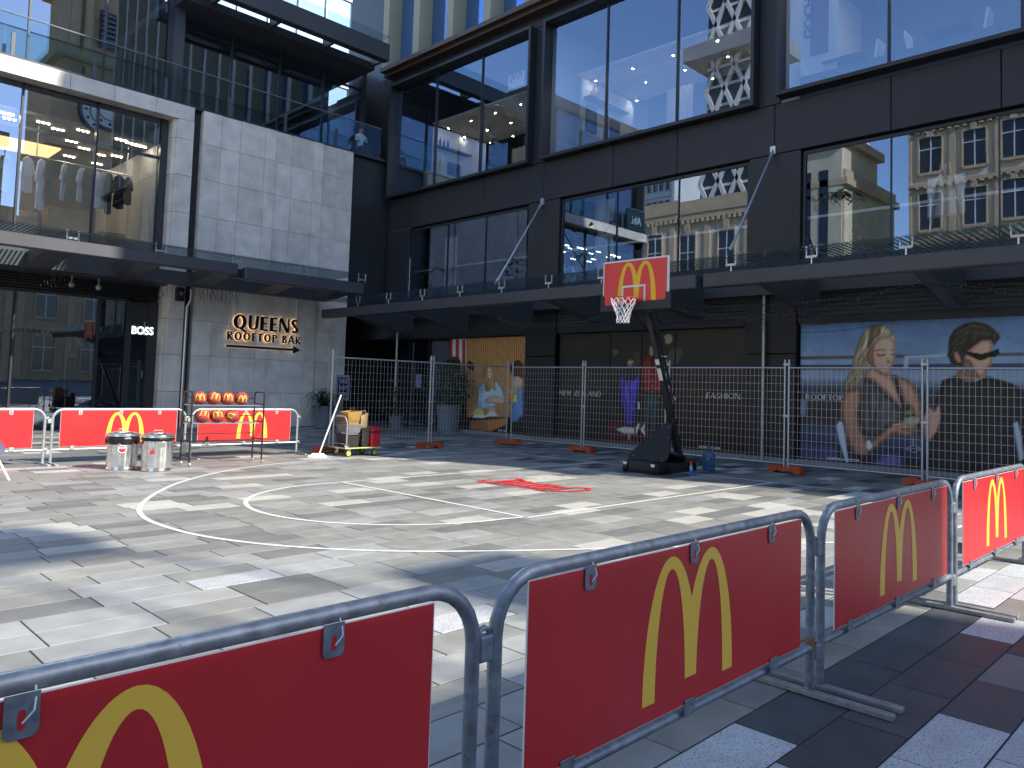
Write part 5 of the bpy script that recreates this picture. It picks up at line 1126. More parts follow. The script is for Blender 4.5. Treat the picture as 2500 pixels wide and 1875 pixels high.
# bites poster
P1 = Poster(19.62, 24.0, .12, 3.66, NIGHT, 'BITES poster of friends eating before a timber slat wall'); S = P1.shape
S(zE, [(825, 1335), (1322, 1315), (1320, 2000), (825, 2000)], (.55, .4, .25), 'timber_wall')
for i in range(26): P1.line(zE, [(838+18.6*i, 1336), (838+18.6*i, 1990)], .035, (.4, .27, .15), 'slat_gap')
S(zE, [(655, 1345), (825, 1335), (825, 1640), (655, 1640)], (.62, .62, .58), 'awning')
for i in range(3): S(zE, [(680+55*i, 1343), (707+55*i, 1341), (707+55*i, 1640), (680+55*i, 1640)], (.52, .14, .16), 'awning_stripe')
S(zE, [(590, 1350), (650, 1345), (650, 1640), (590, 1640)], (.32, .38, .36), 'awning')
# table and people
S(zD, [(860, 580), (1160, 555), (1180, 600), (1010, 680), (845, 670)], (.5, .32, .16), 'table'); S(zD, [(845, 670), (860, 580), (1000, 590), (1010, 680)], (.42, .26, .13), 'table')
S(zD, [(910, 490), (920, 300), (980, 240), (1080, 230), (1130, 310), (1160, 420), (1100, 430), (1060, 470), (930, 490)], (.5, .58, .64), 'denim_shirt')
S(zD, [(985, 330), (970, 160), (1000, 90), (1030, 90), (1060, 160), (1075, 330), (1040, 300), (1020, 330)], (.55, .4, .24), 'hair'); S(zD, [(990, 160), (1010, 115), (1035, 130), (1045, 190), (1030, 235), (1005, 225)], (.72, .55, .45), 'face')
S(zD, [(1002, 200), (1035, 200), (1020, 215)], (.85, .8, .78), 'smile'); S(zD, [(998, 165), (1008, 162), (1008, 169), (998, 171)], (.2, .15, .1), 'eye'); S(zD, [(1024, 162), (1036, 162), (1036, 169), (1024, 169)], (.2, .15, .1), 'eye')
S(zD, [(980, 400), (1060, 370), (1150, 390), (1140, 440), (1040, 430), (990, 420)], (.66, .49, .4), 'hand')
S(zD, [(880, 550), (900, 520), (960, 520), (1000, 545), (960, 555)], (.8, .8, .78), 'dish'); S(zD, [(990, 540), (1020, 495), (1060, 500), (1090, 535)], (.8, .8, .78), 'dish'); S(zD, [(865, 520), (910, 470), (960, 480), (970, 520), (920, 530)], (.7, .55, .25), 'food'); S(zD, [(990, 480), (1040, 460), (1080, 480), (1040, 500)], (.68, .5, .22), 'food')
S(zD, [(1190, 560), (1200, 470), (1250, 380), (1265, 280), (1300, 260), (1308, 520), (1250, 590), (1205, 595)], (.3, .42, .62), 'denim_sleeve'); S(zD, [(1205, 290), (1215, 210), (1260, 190), (1300, 230), (1300, 290), (1230, 330)], (.7, .53, .43), 'face'); S(zD, [(1190, 140), (1210, 80), (1270, 65), (1308, 110), (1308, 220), (1260, 200), (1215, 200)], (.24, .16, .11), 'hair')
S(zD, [(660, 100), (700, 35), (760, 40), (782, 100), (770, 140), (680, 150)], (.26, .17, .12), 'hair'); S(zD, [(705, 140), (760, 135), (765, 190), (715, 200)], (.66, .5, .41), 'face'); S(zD, [(825, 110), (850, 70), (890, 100), (885, 160), (850, 140)], (.15, .11, .09), 'hair')
S(zD, [(1215, 420), (1225, 360), (1255, 350), (1250, 420)], (.75, .6, .3), 'drink')
P1.text('BITES', zD, (1180, 342), (1285, 346), .15, (.85, .83, .8)); P1.text('LEVEL TWO', zD, (1095, 665), (1170, 668), .06, (.85, .85, .85), False, .03)
P1.finish()
# entrance sign and notices
b = MB(); a = RX(950, 935, XF+.25); btext_on(b, 'QUEEN', frame_map(a, (0, -1, 0), (0, 0, 1)), .75, .2, 0); tag(mk('door_lettering', b, cmat((.5, .5, .5))), 'faint white QUEEN lettering on the entrance door glass', 'lettering')
b = MB(); a = RX(1022, 930, XF+.24); b.box(XF+.235, XF+.24, a.y-.2, a.y+.2, a.z-.28, a.z+.28); tag(mk('paper_notice', b, cmat((.55, .62, .75))), 'pale blue paper notice taped on the entrance door', 'notice')
ws = thing('wine_shop_sign', LY(835, 1000, 27.3), 'blue WINE SHOP OPEN sign in white frame behind the fence', 'sign'); a = LY(823, 970, 27.3); c_ = LY(848, 922, 27.3)
b = MB(); b.box(a.x-.08, c_.x+.12, 27.3, 27.34, a.z-.1, c_.z+.1); mk('frame', b, cmat((.6, .62, .66)), ws); b = MB(); b.box(a.x, c_.x+.04, 27.29, 27.3, a.z, c_.z); mk('sign_face', b, cmat((.1, .14, .3)), ws)
b = MB()
for i, tx in enumerate(('WINE', 'SHOP', 'OPEN')): btext_on(b, tx, frame_map((a.x+.06, 27.285, c_.z-.24-.26*i), (1, 0, 0), (0, 0, 1)), c_.x-a.x-.08, .17)
mk('lettering', b, cmat((.8, .85, .9)), ws); b = MB(); b.box((a.x+c_.x)/2-.03, (a.x+c_.x)/2+.03, 27.31, 27.35, 0, a.z-.1); mk('post', b, 'steel', ws)
# ================================================================== PLANTS
rp = random.Random(5)
def blade(b, base, az, ln_, h, wd, droop, n=6):
    d = Vector((math.cos(az), math.sin(az), 0)); sd = Vector((-d.y, d.x, 0)); v = []
    for i in range(n+1):
        t = i/n; p = Vector(base)+d*ln_*t+Vector((0, 0, h*math.sin(t*math.pi*.62)/math.sin(math.pi*.5)-droop*t*t)); k = wd*(1-t)**.6*(.5+.5*min(1, t*5)); v += [p-sd*k/2, p+sd*k/2+Vector((0, 0, .15*k))]
    b.add(v, [(2*i, 2*i+1, 2*i+3, 2*i+2) for i in range(n)])
def leaf(b, p, az, el, l, w_):
    d = Vector((math.cos(az)*math.cos(el), math.sin(az)*math.cos(el), math.sin(el))); sd = d.cross(Vector((0, 0, 1))).normalized(); n_ = sd.cross(d); p = Vector(p)
    b.add([p, p+d*l*.35+sd*w_*.5, p+d*l*.75+sd*w_*.38-n_*l*.08, p+d*l-n_*l*.16, p+d*l*.75-sd*w_*.38-n_*l*.08, p+d*l*.35-sd*w_*.5, p+d*l*.5-n_*l*.03-n_*w_*.12], [(0, 1, 6), (1, 2, 6), (2, 3, 6), (3, 4, 6), (4, 5, 6), (5, 0, 6)])
def pot(t, c, r0, r1, h, mm='potgrey'):
    b = MB(); b.lathe([(r0, 0), (r1, h*.95), (r1+.02, h), (r1-.03, h), (r1-.04, h-.06), (.02, h-.06)], c, 24); mk('pot', b, mm, t, smooth=True)
c_ = Vector((15.95, 27.0, 0)); t = thing('strappy_plant', c_, 'arching strappy plant in grey pot left of the fence end', 'plant'); pot(t, c_, .3, .42, .85)
b = MB()
for i in range(90): blade(b, c_+Vector((rp.uniform(-.15, .15), rp.uniform(-.15, .15), .85)), rp.uniform(0, 6.28), rp.uniform(.5, 1.0), rp.uniform(.4, .95), .055, rp.uniform(.4, 1.3))
mk('foliage', b, 'leafdark', t)
def bush(name, c, r, h, n, lab, mm, ls=.16, potd=None, trunk=True):
    t = thing(name, c, lab, 'plant'); zb = 0
    if potd: pot(t, c, *potd); zb = potd[2]
    b = MB(); s_ = MB(); c = Vector(c)
    for i in range(9):
        a = rp.uniform(0, 6.28); q = c+Vector((math.cos(a)*r*.6, math.sin(a)*r*.6, zb+h*rp.uniform(.5, .95))); s_.tube([c+Vector((0, 0, zb-.05)), c+Vector((math.cos(a)*r*.15, math.sin(a)*r*.15, zb+h*.35)), q], [.02, .015, .005], 5)
    mk('stem', s_, 'stem', t)
    for i in range(n):
        a = rp.uniform(0, 6.28); k = math.sqrt(rp.random()); zz_ = rp.uniform(0, 1); rr3 = r*k*(.5+.7*math.sin(math.pi*min(1, zz_+.1)))*(1+.25*math.sin(3*a+c.x)); leaf(b, c+Vector((math.cos(a)*rr3, math.sin(a)*rr3, zb+.05+zz_*h)), a+rp.uniform(-1, 1), rp.uniform(-.5, .9), ls*rp.uniform(.7, 1.3), ls*.55)
    mk('foliage', b, mm, t); return t
bush('potted_bush', (19.0, 23.1, 0), .85, 1.6, 900, 'large dark green bush in blue-grey pot behind the fence', 'leaf', .17, (.38, .48, 1.05))
bush('entrance_bush', (18.6, 25.9, 0), .6, 1.1, 500, 'bush in a pot left of the entrance pole behind the fence', 'leafdark', .15, (.25, .32, .5))
bush('leafy_plant', (20.25, 26.1, 5.5), .45, 1.5, 130, 'round-leaved plant at left of the lower dark window', 'leaflight', .34, (.2, .26, .35))
bush('vine_plant', (20.1, 20.4, 5.5), .6, .95, 260, 'pale leafy plant at right end of the lower dark window', 'leaflight', .2, (.2, .26, .3))
def palm(c, n, ln_, lab, mm='leaf', h=1.0):
    c = Vector(c); t = thing('palm_plant', c, lab, 'plant'); pot(t, c, .18, .22, .3); b = MB(); s_ = MB()
    for i in range(n):
        az = rp.uniform(0, 6.28); L_ = ln_*rp.uniform(.7, 1.1); pts = [c+Vector((math.cos(az)*L_*t_, math.sin(az)*L_*t_, .3+h*math.sin(t_*2.0)-(.2*t_*t_))) for t_ in [k/7 for k in range(8)]]; s_.tube(pts, .012, 4)
        for p, q in zip(pts[1:-1], pts[2:]):
            for m2 in (0, .5):
                for sg_ in (-1, 1): pp = p.lerp(q, m2); d = (q-p).normalized(); leaf(b, pp, az+sg_*1.0, -.35, .34, .05)
    mk('stem', s_, 'stem', t); mk('fronds', b, mm, t)
palm((20.3, 25.0, 5.5), 11, .9, 'feathery palm beside the curtain in the lower dark window')
palm((20.3, 16.9, 5.5), 10, .85, 'small palm low in the lower middle window', h=.8)
palm((20.4, 15.0, 5.5), 9, .8, 'small palm behind the backboard top in the window', h=.7)
palm((20.5, 7.9, 5.5), 13, 1.3, 'spreading palm in the lower right window', h=1.5)
c_ = Vector((20.3, 17.1, 5.5)); t = thing('broad_leaf_plant', c_, 'tall broad-leaved plant before the curtain in the lower middle window', 'plant'); pot(t, c_, .2, .25, .35); b = MB(); s_ = MB()
for i in range(7): az = i*.9; q = c_+Vector((.3*math.cos(az), .5*math.sin(az), .9+.13*i)); s_.tube([c_+Vector((0, 0, .3)), q], .014, 5); leaf(b, q, az, .9, .75, .32)
mk('stem', s_, 'stem', t); mk('leaves', b, 'leafdark', t)
# ================================================================== ROOM CONTENTS
def curtain(x, y0, y1, z0, z1, lab):
    b = MB(); n = 40; v = []
    for i in range(n+1): y = y0+(y1-y0)*i/n; xx = x+.06*math.sin(i*1.25)+.02*math.sin(i*2.9); v += [(xx, y, z0), (xx, y, z1)]
    b.add(v, [(2*i, 2*i+1, 2*i+3, 2*i+2) for i in range(n)]); tag(mk('curtain', b, 'curtain', smooth=True, autosm=80), lab, 'curtain')
curtain(20.1, 24.3, 25.0, 5.5, 7.9, 'pale curtain in the lower dark window behind palm'); curtain(20.2, 16.2, 17.0, 5.5, 8.3, 'pale curtain in the lower middle window'); curtain(22.9, 14.9, 16.0, 10.0, 12.8, 'white curtain in the middle upper window'); curtain(22.9, 23.3, 24.1, 10, 12.2, 'grey curtain at back of the left upper window')
def bench(x0, y0, y1, z, lab, flip=1):
    t = thing('bench_seat', (x0, (y0+y1)/2, z), lab, 'bench'); b = MB(); b.box(x0, x0+1.4, y0, y1, z+.3, z+.55, bev=.04); mk('cushion', b, 'sofa', t)
    b = MB(); yb_ = y1 if flip > 0 else y0; b.box(x0, x0+1.4, min(yb_, yb_-.22*flip), max(yb_, yb_-.22*flip), z+.56, z+1.15, bev=.04); mk('backrest', b, 'sofa', t)
    b = MB(); b.box(x0+.05, x0+1.35, y0+.1, y1-.05, z, z+.3); mk('base', b, 'wood', t)
bench(20.2, 26.0, 26.9, 9.96, 'olive bench seat at left of the left upper window'); bench(20.2, 19.7, 20.6, 9.96, 'olive bench seat at right end of the left upper window', -1); bench(20.2, 17.3, 18.2, 9.96, 'olive bench seat at left of the middle upper window')
def picture(p, w_, h_, col, col2, lab):
    t = thing('framed_picture', p, lab, 'picture'); x, y, z = p; b = MB(); b.box(x, x+w_, y-.03, y, z, z+h_); mk('frame', b, cmat(col), t); b = MB(); b.box(x+.06, x+w_-.06, y-.034, y-.03, z+.06, z+h_-.06); mk('print', b, cmat(col2), t)
picture((21.5, 26.97, 11.2), .9, .75, (.85, .85, .83), (.25, .35, .5), 'white framed blue picture in the left upper window'); picture((21.0, 18.27, 11.3), .6, 1.0, (.1, .1, .1), (.25, .4, .5), 'portrait print on the white wall in the middle upper window'); picture((22.4, 18.27, 11.0), .6, 1.1, (.2, .22, .3), (.25, .28, .38), 'dark lettered poster on the white wall in the middle upper window')
def shelf(x0, x1, y, z, lab):
    b = MB(); b.box(x0, x1, y-.3, y, z, z+.06); tag(mk('wall_shelf', b, 'darkpanel'), lab, 'shelf')
shelf(20.85, 22.8, 26.97, 12.35, 'dark wall shelf with bottles in the left upper window'); shelf(20.85, 23.2, 18.27, 12.45, 'dark wall shelf in the middle upper window')
for i in range(3):
    b = MB(); x = 21.0+.22*i; b.lathe([(.05, 12.415), (.055, 12.43), (.055, 12.62), (.02, 12.72), (.02, 12.8)], (x, 26.8, 0), 10); tag(mk('wine_bottle', b, 'black', smooth=True), f'dark wine bottle, {nth(i)} from the left on the wall shelf', 'bottle', 'bottles on the shelf')
b = MB(); b.lathe([(.12, 12.515), (.15, 12.55), (.15, 12.8), (.08, 12.9), (.09, 12.98)], (21.3, 18.1, 0), 14); tag(mk('clay_jar', b, 'kraft', smooth=True), 'tan clay jar on shelf in the middle upper window', 'jar')
t = thing('hanging_sign_box', (20.4, 20.7, 13.4), 'hanging white box sign with red gemmi lettering in the upper window', 'sign'); b = MB(); a = RX(*zF(1175, 775), 20.3); c_ = RX(*zF(1320, 610), 20.3)
b.box(20.3, 20.75, c_.y, a.y, a.z+.05, c_.z+.1); mk('box', b, 'roomdark', t); b = MB(); b.box(20.29, 20.3, c_.y+.01, a.y-.01, a.z+.06, c_.z+.09); mk('face', b, 'whitepaint', t)
b = MB(); btext_on(b, 'gemmi', frame_map((20.285, a.y-.13, a.z+.28), (0, -1, 0), (0, 0, 1)), a.y-c_.y-.26, .42, .03); mk('lettering', b, 'signred', t)
def chair(p, flip, lab):
    p = Vector(p); t = thing('dining_chair', p, lab, 'chair', 'pale chairs in the upper right window'); f = flip
    b = MB(); b.bar(p+Vector((0, -.28*f, .5)), p+Vector((0, .32*f, .42)), .5, .06, upv=(0, 0, 1)); mk('seat', b, 'winframe', t); b = MB(); b.bar(p+Vector((0, .3*f, .42)), p+Vector((0, .4*f, 1.05)), .5, .06, upv=(0, 1, 0)); mk('backrest', b, 'winframe', t)
    for e in (-.2, .2):
        for q in (-.25, .22): b = MB(); b.bar(p+Vector((e, .02*f, .45)), p+Vector((e, q*f, 0)), .05, .08, upv=(0, 1, 0)); mk('leg', b, 'winframe', t)
def table(p, lab):
    p = Vector(p); t = thing('dining_table', p, lab, 'table', 'tables in the upper right window'); b = MB(); b.box(p.x-.5, p.x+.5, p.y-.55, p.y+.55, p.z+.82, p.z+.86); mk('table_top', b, 'darkpanel', t); b = MB(); b.tube([p, p+Vector((0, 0, .82))], .035, 8); mk('leg', b, 'winframe', t, smooth=True)
zf = 10.45
for (px, py, f, lab) in ((1995, 165, 1, 'leftmost pale chair in the upper right window'), (2115, 130, -1, 'second pale chair from left in the upper right window'), (2255, 90, 1, 'third pale chair from left in the upper right window'), (2375, 55, -1, 'rightmost pale chair in the upper right window')):
    p = RX(px, py, 21.0); p.z = zf; chair(p, f, lab)
for (px, lab) in ((2070, 'left cafe table in the upper right window'), (2325, 'right cafe table in the upper right window')): p = RX(px, 100, 21.3); p.z = zf; table(p, lab)
b = MB(); b.box(20.3, 25.5, 1.9, 9.6, 9.96, zf); part('raised_floor', b, 'roomblue')
b = MB(); b.box(20.2, 20.3, 1.9, 9.6, 9.96, 10.75); part('window_ledge', b, 'roomblue')
t = thing('vertical_banner', (20.9, 8.9, 11.3), 'dark red hanging banner reading GOCH in the upper right window', 'banner'); a = RX(*zH(410, 320), 20.9); c_ = RX(*zH(555, 430), 20.9)
b = MB(); b.box(20.9, 20.94, c_.y, a.y, c_.z, c_.z+3); mk('cloth', b, cmat((.38, .16, .3)), t); b = MB(); btext_on(b, 'GOCH', frame_map((20.89, (a.y+c_.y)/2-.12+.3, c_.z+.55), (0, 0, 1), (0, 1, 0)), 1.2, .28, .02); mk('lettering', b, cmat((.12, .12, .3)), t)
b = MB(); b.box(20.95, 21.0, c_.y-.25, a.y+.3, 9.96, 14.9); part('inner_partition', b, 'roomwhite')
# easel with white canvas in lower right window
p = RX(2310, 590, 20.1); t = thing('easel', (20.1, p.y, 5.5), 'wooden easel holding a white canvas in the lower right window', 'easel')
b = MB(); z0_ = RX(2310, 525, 20.1).z; z1_ = RX(2310, 430, 20.1).z; b.box(20.08, 20.12, p.y-.42, p.y+.42, z0_, z1_); mk('canvas', b, 'whitepaint', t)
for e in (-.4, 0, .4): b = MB(); b.bar((20.02, p.y+e, 5.5), (20.04, p.y+e*.25, z1_+.3), .06, .05); mk('leg', b, 'wood', t)
b = MB(); b.box(19.95, 20.07, p.y-.4, p.y+.4, z0_-.08, z0_-.02); mk('ledge', b, 'wood', t)
# clothes in the first-floor shop
t = thing('clothes_rail', (7.5, YF+1.6, 6.2), 'metal clothes rail behind the first floor shop glass', 'clothes rail'); b = MB(); zr = 9.3
b.tube([(4.0, YF+1.9, 9.05), (9.6, YF+1.9, 9.05)], .025, 8); mk('rail', b, 'steel', t)
for x in (4.2, 6.6, 9.4): b = MB(); b.tube([(x, YF+1.9, 9.05), (x, YF+1.9, 10.1)], .018, 6); mk('hanger_post', b, 'steel', t)
garm = [(5.0, .75, 1.5, (.25, .3, .22), 'olive jacket'), (6.35, .5, 1.2, (.85, .87, .92), 'white shirt'), (6.75, .42, 1.7, (.86, .9, .97), 'long white dress'), (6.98, .4, 1.3, (.28, .33, .26), 'olive coat'), (7.42, .3, 1.25, (.86, .88, .93), 'white sleeve top'), (7.62, .5, 1.35, (.3, .35, .28), 'green jacket'), (8.42, .34, 1.3, (.87, .9, .95), 'white blouse'), (8.62, .3, 1.3, (.6, .66, .72), 'pale blue shirt'), (8.82, .35, 1.45, (.2, .19, .18), 'charcoal jumper'), (9.15, .6, 1.2, (.12, .12, .13), 'black coat'), (9.45, .4, 1.0, (.35, .33, .3), 'grey cardigan'), (5.45, .4, 1.45, (.9, .92, .96), 'white linen shirt'), (5.75, .42, 1.3, (.3, .34, .28), 'moss jacket'), (7.95, .4, 1.2, (.82, .85, .9), 'pale top'), (8.12, .36, 1.4, (.22, .2, .2), 'dark trousers')]
garm.sort(key=lambda q: q[0])
for i, (x, w_, h_, c0, nm) in enumerate(garm):
    y_ = YF+1.9; zt_ = 8.98; b = MB(); h2 = w_/2
    O = [(-.06, 0), (-h2*.8, -.12), (-h2*1.25, -h_*.45), (-h2*.95, -h_*.48), (-h2*.7, -.3), (-h2*.85, -h_), (0, -h_-.04), (h2*.85, -h_+.03), (h2*.7, -.3), (h2*.95, -h_*.47), (h2*1.25, -h_*.44), (h2*.8, -.12), (.06, 0)]
    ca, sa = math.cos(R(35)), math.sin(R(35)); b.prism([(x+p*ca, y_+p*sa, zt_+q) for p, q in O], (.05*sa, -.05*ca, 0)); t = thing('hanging_garment', (x, y_, zt_-h_), f'{nm}, {nth(i)} garment from the left on the shop rail', 'garment', 'garments on the shop rail'); mk('cloth', b, cmat(c0, .9), t)
    b = MB(); b.tube([(x, y_, zt_), (x, y_, 9.05), (x+.02, y_, 9.075)], .008, 5); mk('hanger_hook', b, 'steel', t)
# people-free cafe tables glimpsed behind ground floor glass are left dark
# ================================================================== STRING LIGHTS
rs_ = random.Random(9); t = thing('string_light_net', (18, 12, 3.9), 'dark net of unlit string lights sagging under the right canopy', 'string lights')
for i in range(12):
    b = MB(); bl = MB(); xo = 16.5+i*.24
    for seg in range(4):
        ya = 25.9-6.9*seg; yb_ = ya-6.9; pts = []
        for k in range(29):
            u = k/28; sag = (.42+.2*math.sin(i*1.7+seg))*4*u*(1-u); z = 4.22-.03*i*(.5)-sag; pts.append((xo+.1*math.sin(u*6+i), ya+(yb_-ya)*u, z))
        b.tube(pts, .0065, 4)
        for k in range(1, 28): p = pts[k]; bl.bar((p[0], p[1], p[2]), (p[0], p[1]+.01, p[2]-.05), .012, .012, upv=(1, 0, 0))
    mk('cable', b, 'wirecable', t); tag(mk('bulbs', bl, 'bulbdark', t), None, None, kind='stuff')
for j, (xa, lab) in enumerate(((6.6, 'clump of icicle lights left under the shop canopy'), (8.9, 'clump of icicle lights above the shop door'), (11.9, 'short icicle lights hanging before the stone wall'))):
    b = MB(); 
    for k in range(16):
        x = xa-.8+.1*k; y_ = YF-.5+rs_.uniform(-.1, .1); z = 4.98; pts = [(x, y_, z)]
        for q in range(4): pts.append((x+rs_.uniform(-.05, .05), y_+rs_.uniform(-.03, .03), z-.12*(q+1)*rs_.uniform(.7, 1.1)))
        b.tube(pts, .008, 4)
    tag(mk('icicle_lights', b, 'wirecable'), lab, 'string lights', 'icicle light clumps')
# ================================================================== BUILDINGS AROUND (mostly met as reflections and as shade)
def facade_block(name, label, x0, x1, y0, y1, h, mat_, floors, bays, faces, trim='sandtrim', wfr=.45, hfr=.6, parapet=True):
    t = thing(name, ((x0+x1)/2, (y0+y1)/2, 0), label, 'building'); b = MB(); b.box(x0, x1, y0, y1, 0, h); wl = mk('wall', b, mat_, t); fh = h/floors
    for f in faces:
        horiz = f in '+y-y'.replace('+', '').replace('-', '') or 'y' in f; n = bays[f]; a0, a1 = (x0, x1) if 'y' in f else (y0, y1); bw = (a1-a0)/n
        for i in range(floors):
            for j in range(n):
                c = a0+bw*(j+.5); w_ = bw*wfr; z0 = fh*(i+.5)-fh*hfr/2; z1 = z0+fh*hfr; b = MB(); r = MB()
                def bx(m, u0, u1, d0, d1, za, zb):
                    if 'y' in f: yy = y1 if '+' in f else y0; s_ = 1 if '+' in f else -1; m.box(u0, u1, min(yy+d0*s_, yy+d1*s_), max(yy+d0*s_, yy+d1*s_), za, zb)
                    else: xx = x1 if '+' in f else x0; s_ = 1 if '+' in f else -1; m.box(min(xx+d0*s_, xx+d1*s_), max(xx+d0*s_, xx+d1*s_), u0, u1, za, zb)
                bx(b, c-w_/2, c+w_/2, .01, .06, z0, z1); wn = mk('window', b, 'winblack', t)
                fw2 = w_*.07
                for (u0, u1, za, zb) in ((c-w_/2-fw2, c-w_/2, z0-fw2, z1+fw2), (c+w_/2, c+w_/2+fw2, z0-fw2, z1+fw2), (c-w_/2, c+w_/2, z1, z1+fw2*2), (c-w_/2, c+w_/2, z0-fw2*2, z0)): bx(r, u0, u1, .005, .35, za, zb)
                mk('frame', r, trim, wn); r = MB(); bx(r, c-fw2*.4, c+fw2*.4, .06, .14, z0, z1); bx(r, c-w_/2, c+w_/2, .06, .13, (z0+z1)/2+fh*.1, (z0+z1)/2+fh*.1+fw2*.8); mk('glazing_bar', r, 'winframe', wn)
            r = MB(); bx(r, a0, a1, .005, .45, fh*(i+1)-fh*.06, fh*(i+1)); mk('string_course', r, trim, t)
            if parapet:
                for j in range(n+1): r = MB(); c = a0+bw*j; q_ = bw*.07; bx(r, max(a0, c-q_), min(a1, c+q_), .006, .3, fh*i, fh*(i+1)-fh*.07); mk('pilaster', r, trim, t)
                for j in range(n): r = MB(); c = a0+bw*(j+.5); bx(r, c-bw*.07, c+bw*.07, .36, .55, fh*(i+.5)+fh*hfr/2, fh*(i+.5)+fh*hfr/2+fh*.1); mk('keystone', r, trim, t)
                r = MB(); k2 = 0
                while a0+k2 < a1-.5: bx(r, a0+k2, a0+k2+.4, .005, .6, fh*(i+1)-fh*.1, fh*(i+1)-fh*.061); k2 += .9
                tag(mk('dentil_row', r, trim, t), None, None, kind='stuff')
    if parapet: b = MB(); b.box(x0-.6, x1+.6, y0-.6, y1+.6, h, h+.9); b.box(x0-.2, x1+.2, y0-.2, y1+.2, h+.9, h+2.2); mk('cornice', b, trim, t)
    return t
# clock tower building, seen mirrored in the left glass
Yc = -112; ck = LR(268, 270, Yc); tl = LR(128, 200, Yc).x; tr_ = LR(392, 200, Yc).x; hw = (tr_-tl)/2*.92; tcx = (tl+tr_)/2
fb = facade_block('heritage_terminal', 'long sandstone terminal building with arched storeys across the street', tcx-70, tcx+60, Yc-24, Yc-1, 30, 'sandstone', 3, {'+y': 16}, ['+y'], wfr=.42, hfr=.62)
t = thing('clock_tower', (tcx, Yc-10, 0), 'brown sandstone clock tower mirrored in the upper left shop windows', 'tower'); b = MB(); b.box(tcx-hw, tcx+hw, Yc-2*hw, Yc, 30, ck.z+hw*1.0); mk('shaft', b, 'sandstone', t)
b = MB(); zt2 = ck.z+hw*.95; b.box(tcx-hw*1.15, tcx+hw*1.15, Yc-2.15*hw, Yc+.15*hw, zt2, zt2+hw*.18); b.box(tcx-hw*1.08, tcx+hw*1.08, Yc-2.1*hw, Yc+.08*hw, ck.z-hw*.95, ck.z-hw*.8); mk('cornice', b, 'sandtrim', t)
b = MB(); b.box(tcx-hw*.85, tcx+hw*.85, Yc-1.85*hw, Yc-.15*hw, zt2+hw*.18, zt2+hw*1.9); mk('belfry', b, 'sandstone', t)
for e in (-.75, -.5, .5, .75): b = MB(); b.lathe([(hw*.1, zt2+hw*.2), (hw*.09, zt2+hw*1.6), (hw*.12, zt2+hw*1.7)], (tcx+e*hw, Yc-.08*hw, 0), 12); mk('column', b, 'sandtrim', t)
b = MB(); b.box(tcx-hw*.28, tcx+hw*.28, Yc-.16*hw, Yc-.1*hw, zt2+hw*.5, zt2+hw*1.35); mk('louvre_opening', b, 'winblack', t)
for k in range(7): b = MB(); z = zt2+hw*(.54+.115*k); b.box(tcx-hw*.26, tcx+hw*.26, Yc-.1*hw, Yc-.05*hw, z, z+hw*.05); mk('louvre', b, 'potgrey', t)
b = MB(); b.box(tcx-hw*1.0, tcx+hw*1.0, Yc-2*hw, Yc+.02, zt2+hw*1.9, zt2+hw*2.05); b.lathe([(hw*.8, zt2+hw*2.05), (hw*.75, zt2+hw*2.5), (hw*.5, zt2+hw*2.9), (hw*.1, zt2+hw*3.1)], (tcx, Yc-hw, 0), 24); mk('dome', b, 'sandtrim', t, smooth=True)
rc = hw*.47; b = MB(); ax_ = Matrix.Rotation(R(-90), 3, 'X'); b.lathe([(rc*.02, .5), (rc, .5), (rc, .2), (rc*.02, .2)], (ck.x, Yc, ck.z), 40, ax=ax_); cf = mk('clock_face', b, 'clockface', t)
b = MB(); b.tube([(ck.x+rc*1.05*math.cos(R(a)), Yc+.5, ck.z+rc*1.05*math.sin(R(a))) for a in range(0, 360, 10)], rc*.09, 6, closed=True); b.tube([(ck.x+rc*.62*math.cos(R(a)), Yc+.55, ck.z+rc*.62*math.sin(R(a))) for a in range(0, 360, 10)], rc*.025, 5, closed=True); mk('clock_ring', b, 'winblack', cf)
b = MB()
for k in range(12): a = R(30*k); b.sphere((ck.x+rc*.8*math.cos(a), Yc+.55, ck.z+rc*.8*math.sin(a)), rc*.07, 5)
for (ang, l, w_) in ((3, .6, .05), (-2, .42, .09)): a = R(90-ang); b.bar((ck.x, Yc+.62, ck.z), (ck.x-rc*l*math.cos(a), Yc+.62, ck.z+rc*l*math.sin(a)), rc*w_, .05, upv=(0, 1, 0))
mk('clock_hands', b, 'winblack', cf)
# unseen block added beyond the camera, placed and sized to shade the foreground
ht = lambda yg, yb: (yg-yb)/TY*math.tan(SUN_EL)            # roof height at yb whose shadow ends at ground yg
YS = -22.0; t = thing('shade_block', (-4, YS-6, 0), 'unseen stone block added behind the viewpoint to shade the foreground', 'building'); b = MB(); b.box(-34, 15.3, YS-12, YS, 0, ht(3.5, YS)); mk('wall', b, 'sandstone', t)
def add_shade_box(xg, yg, wd, dp):  # made-up raised box that drops a shade patch at the given ground spot
    xs = xg+(-TX)*(yg-YS)/TY; h = ht(yg, YS); r0 = ht(3.5, YS); b = MB(); b.box(xs-wd/2, xs+wd/2, YS-1.2, YS, h-dp, h); tk = mk('shade_box', b, 'concrete', t)
    for e in (-.4, .4): b = MB(); b.tube([(xs+e*wd, YS-.5, r0), (xs+e*wd, YS-.5, h-dp)], .06, 6); mk('shade_box_leg', b, 'steel', tk)
add_shade_box(5.0, 6.1, 1.5, 1.0); add_shade_box(1.6, 10.6, 1.7, .9)
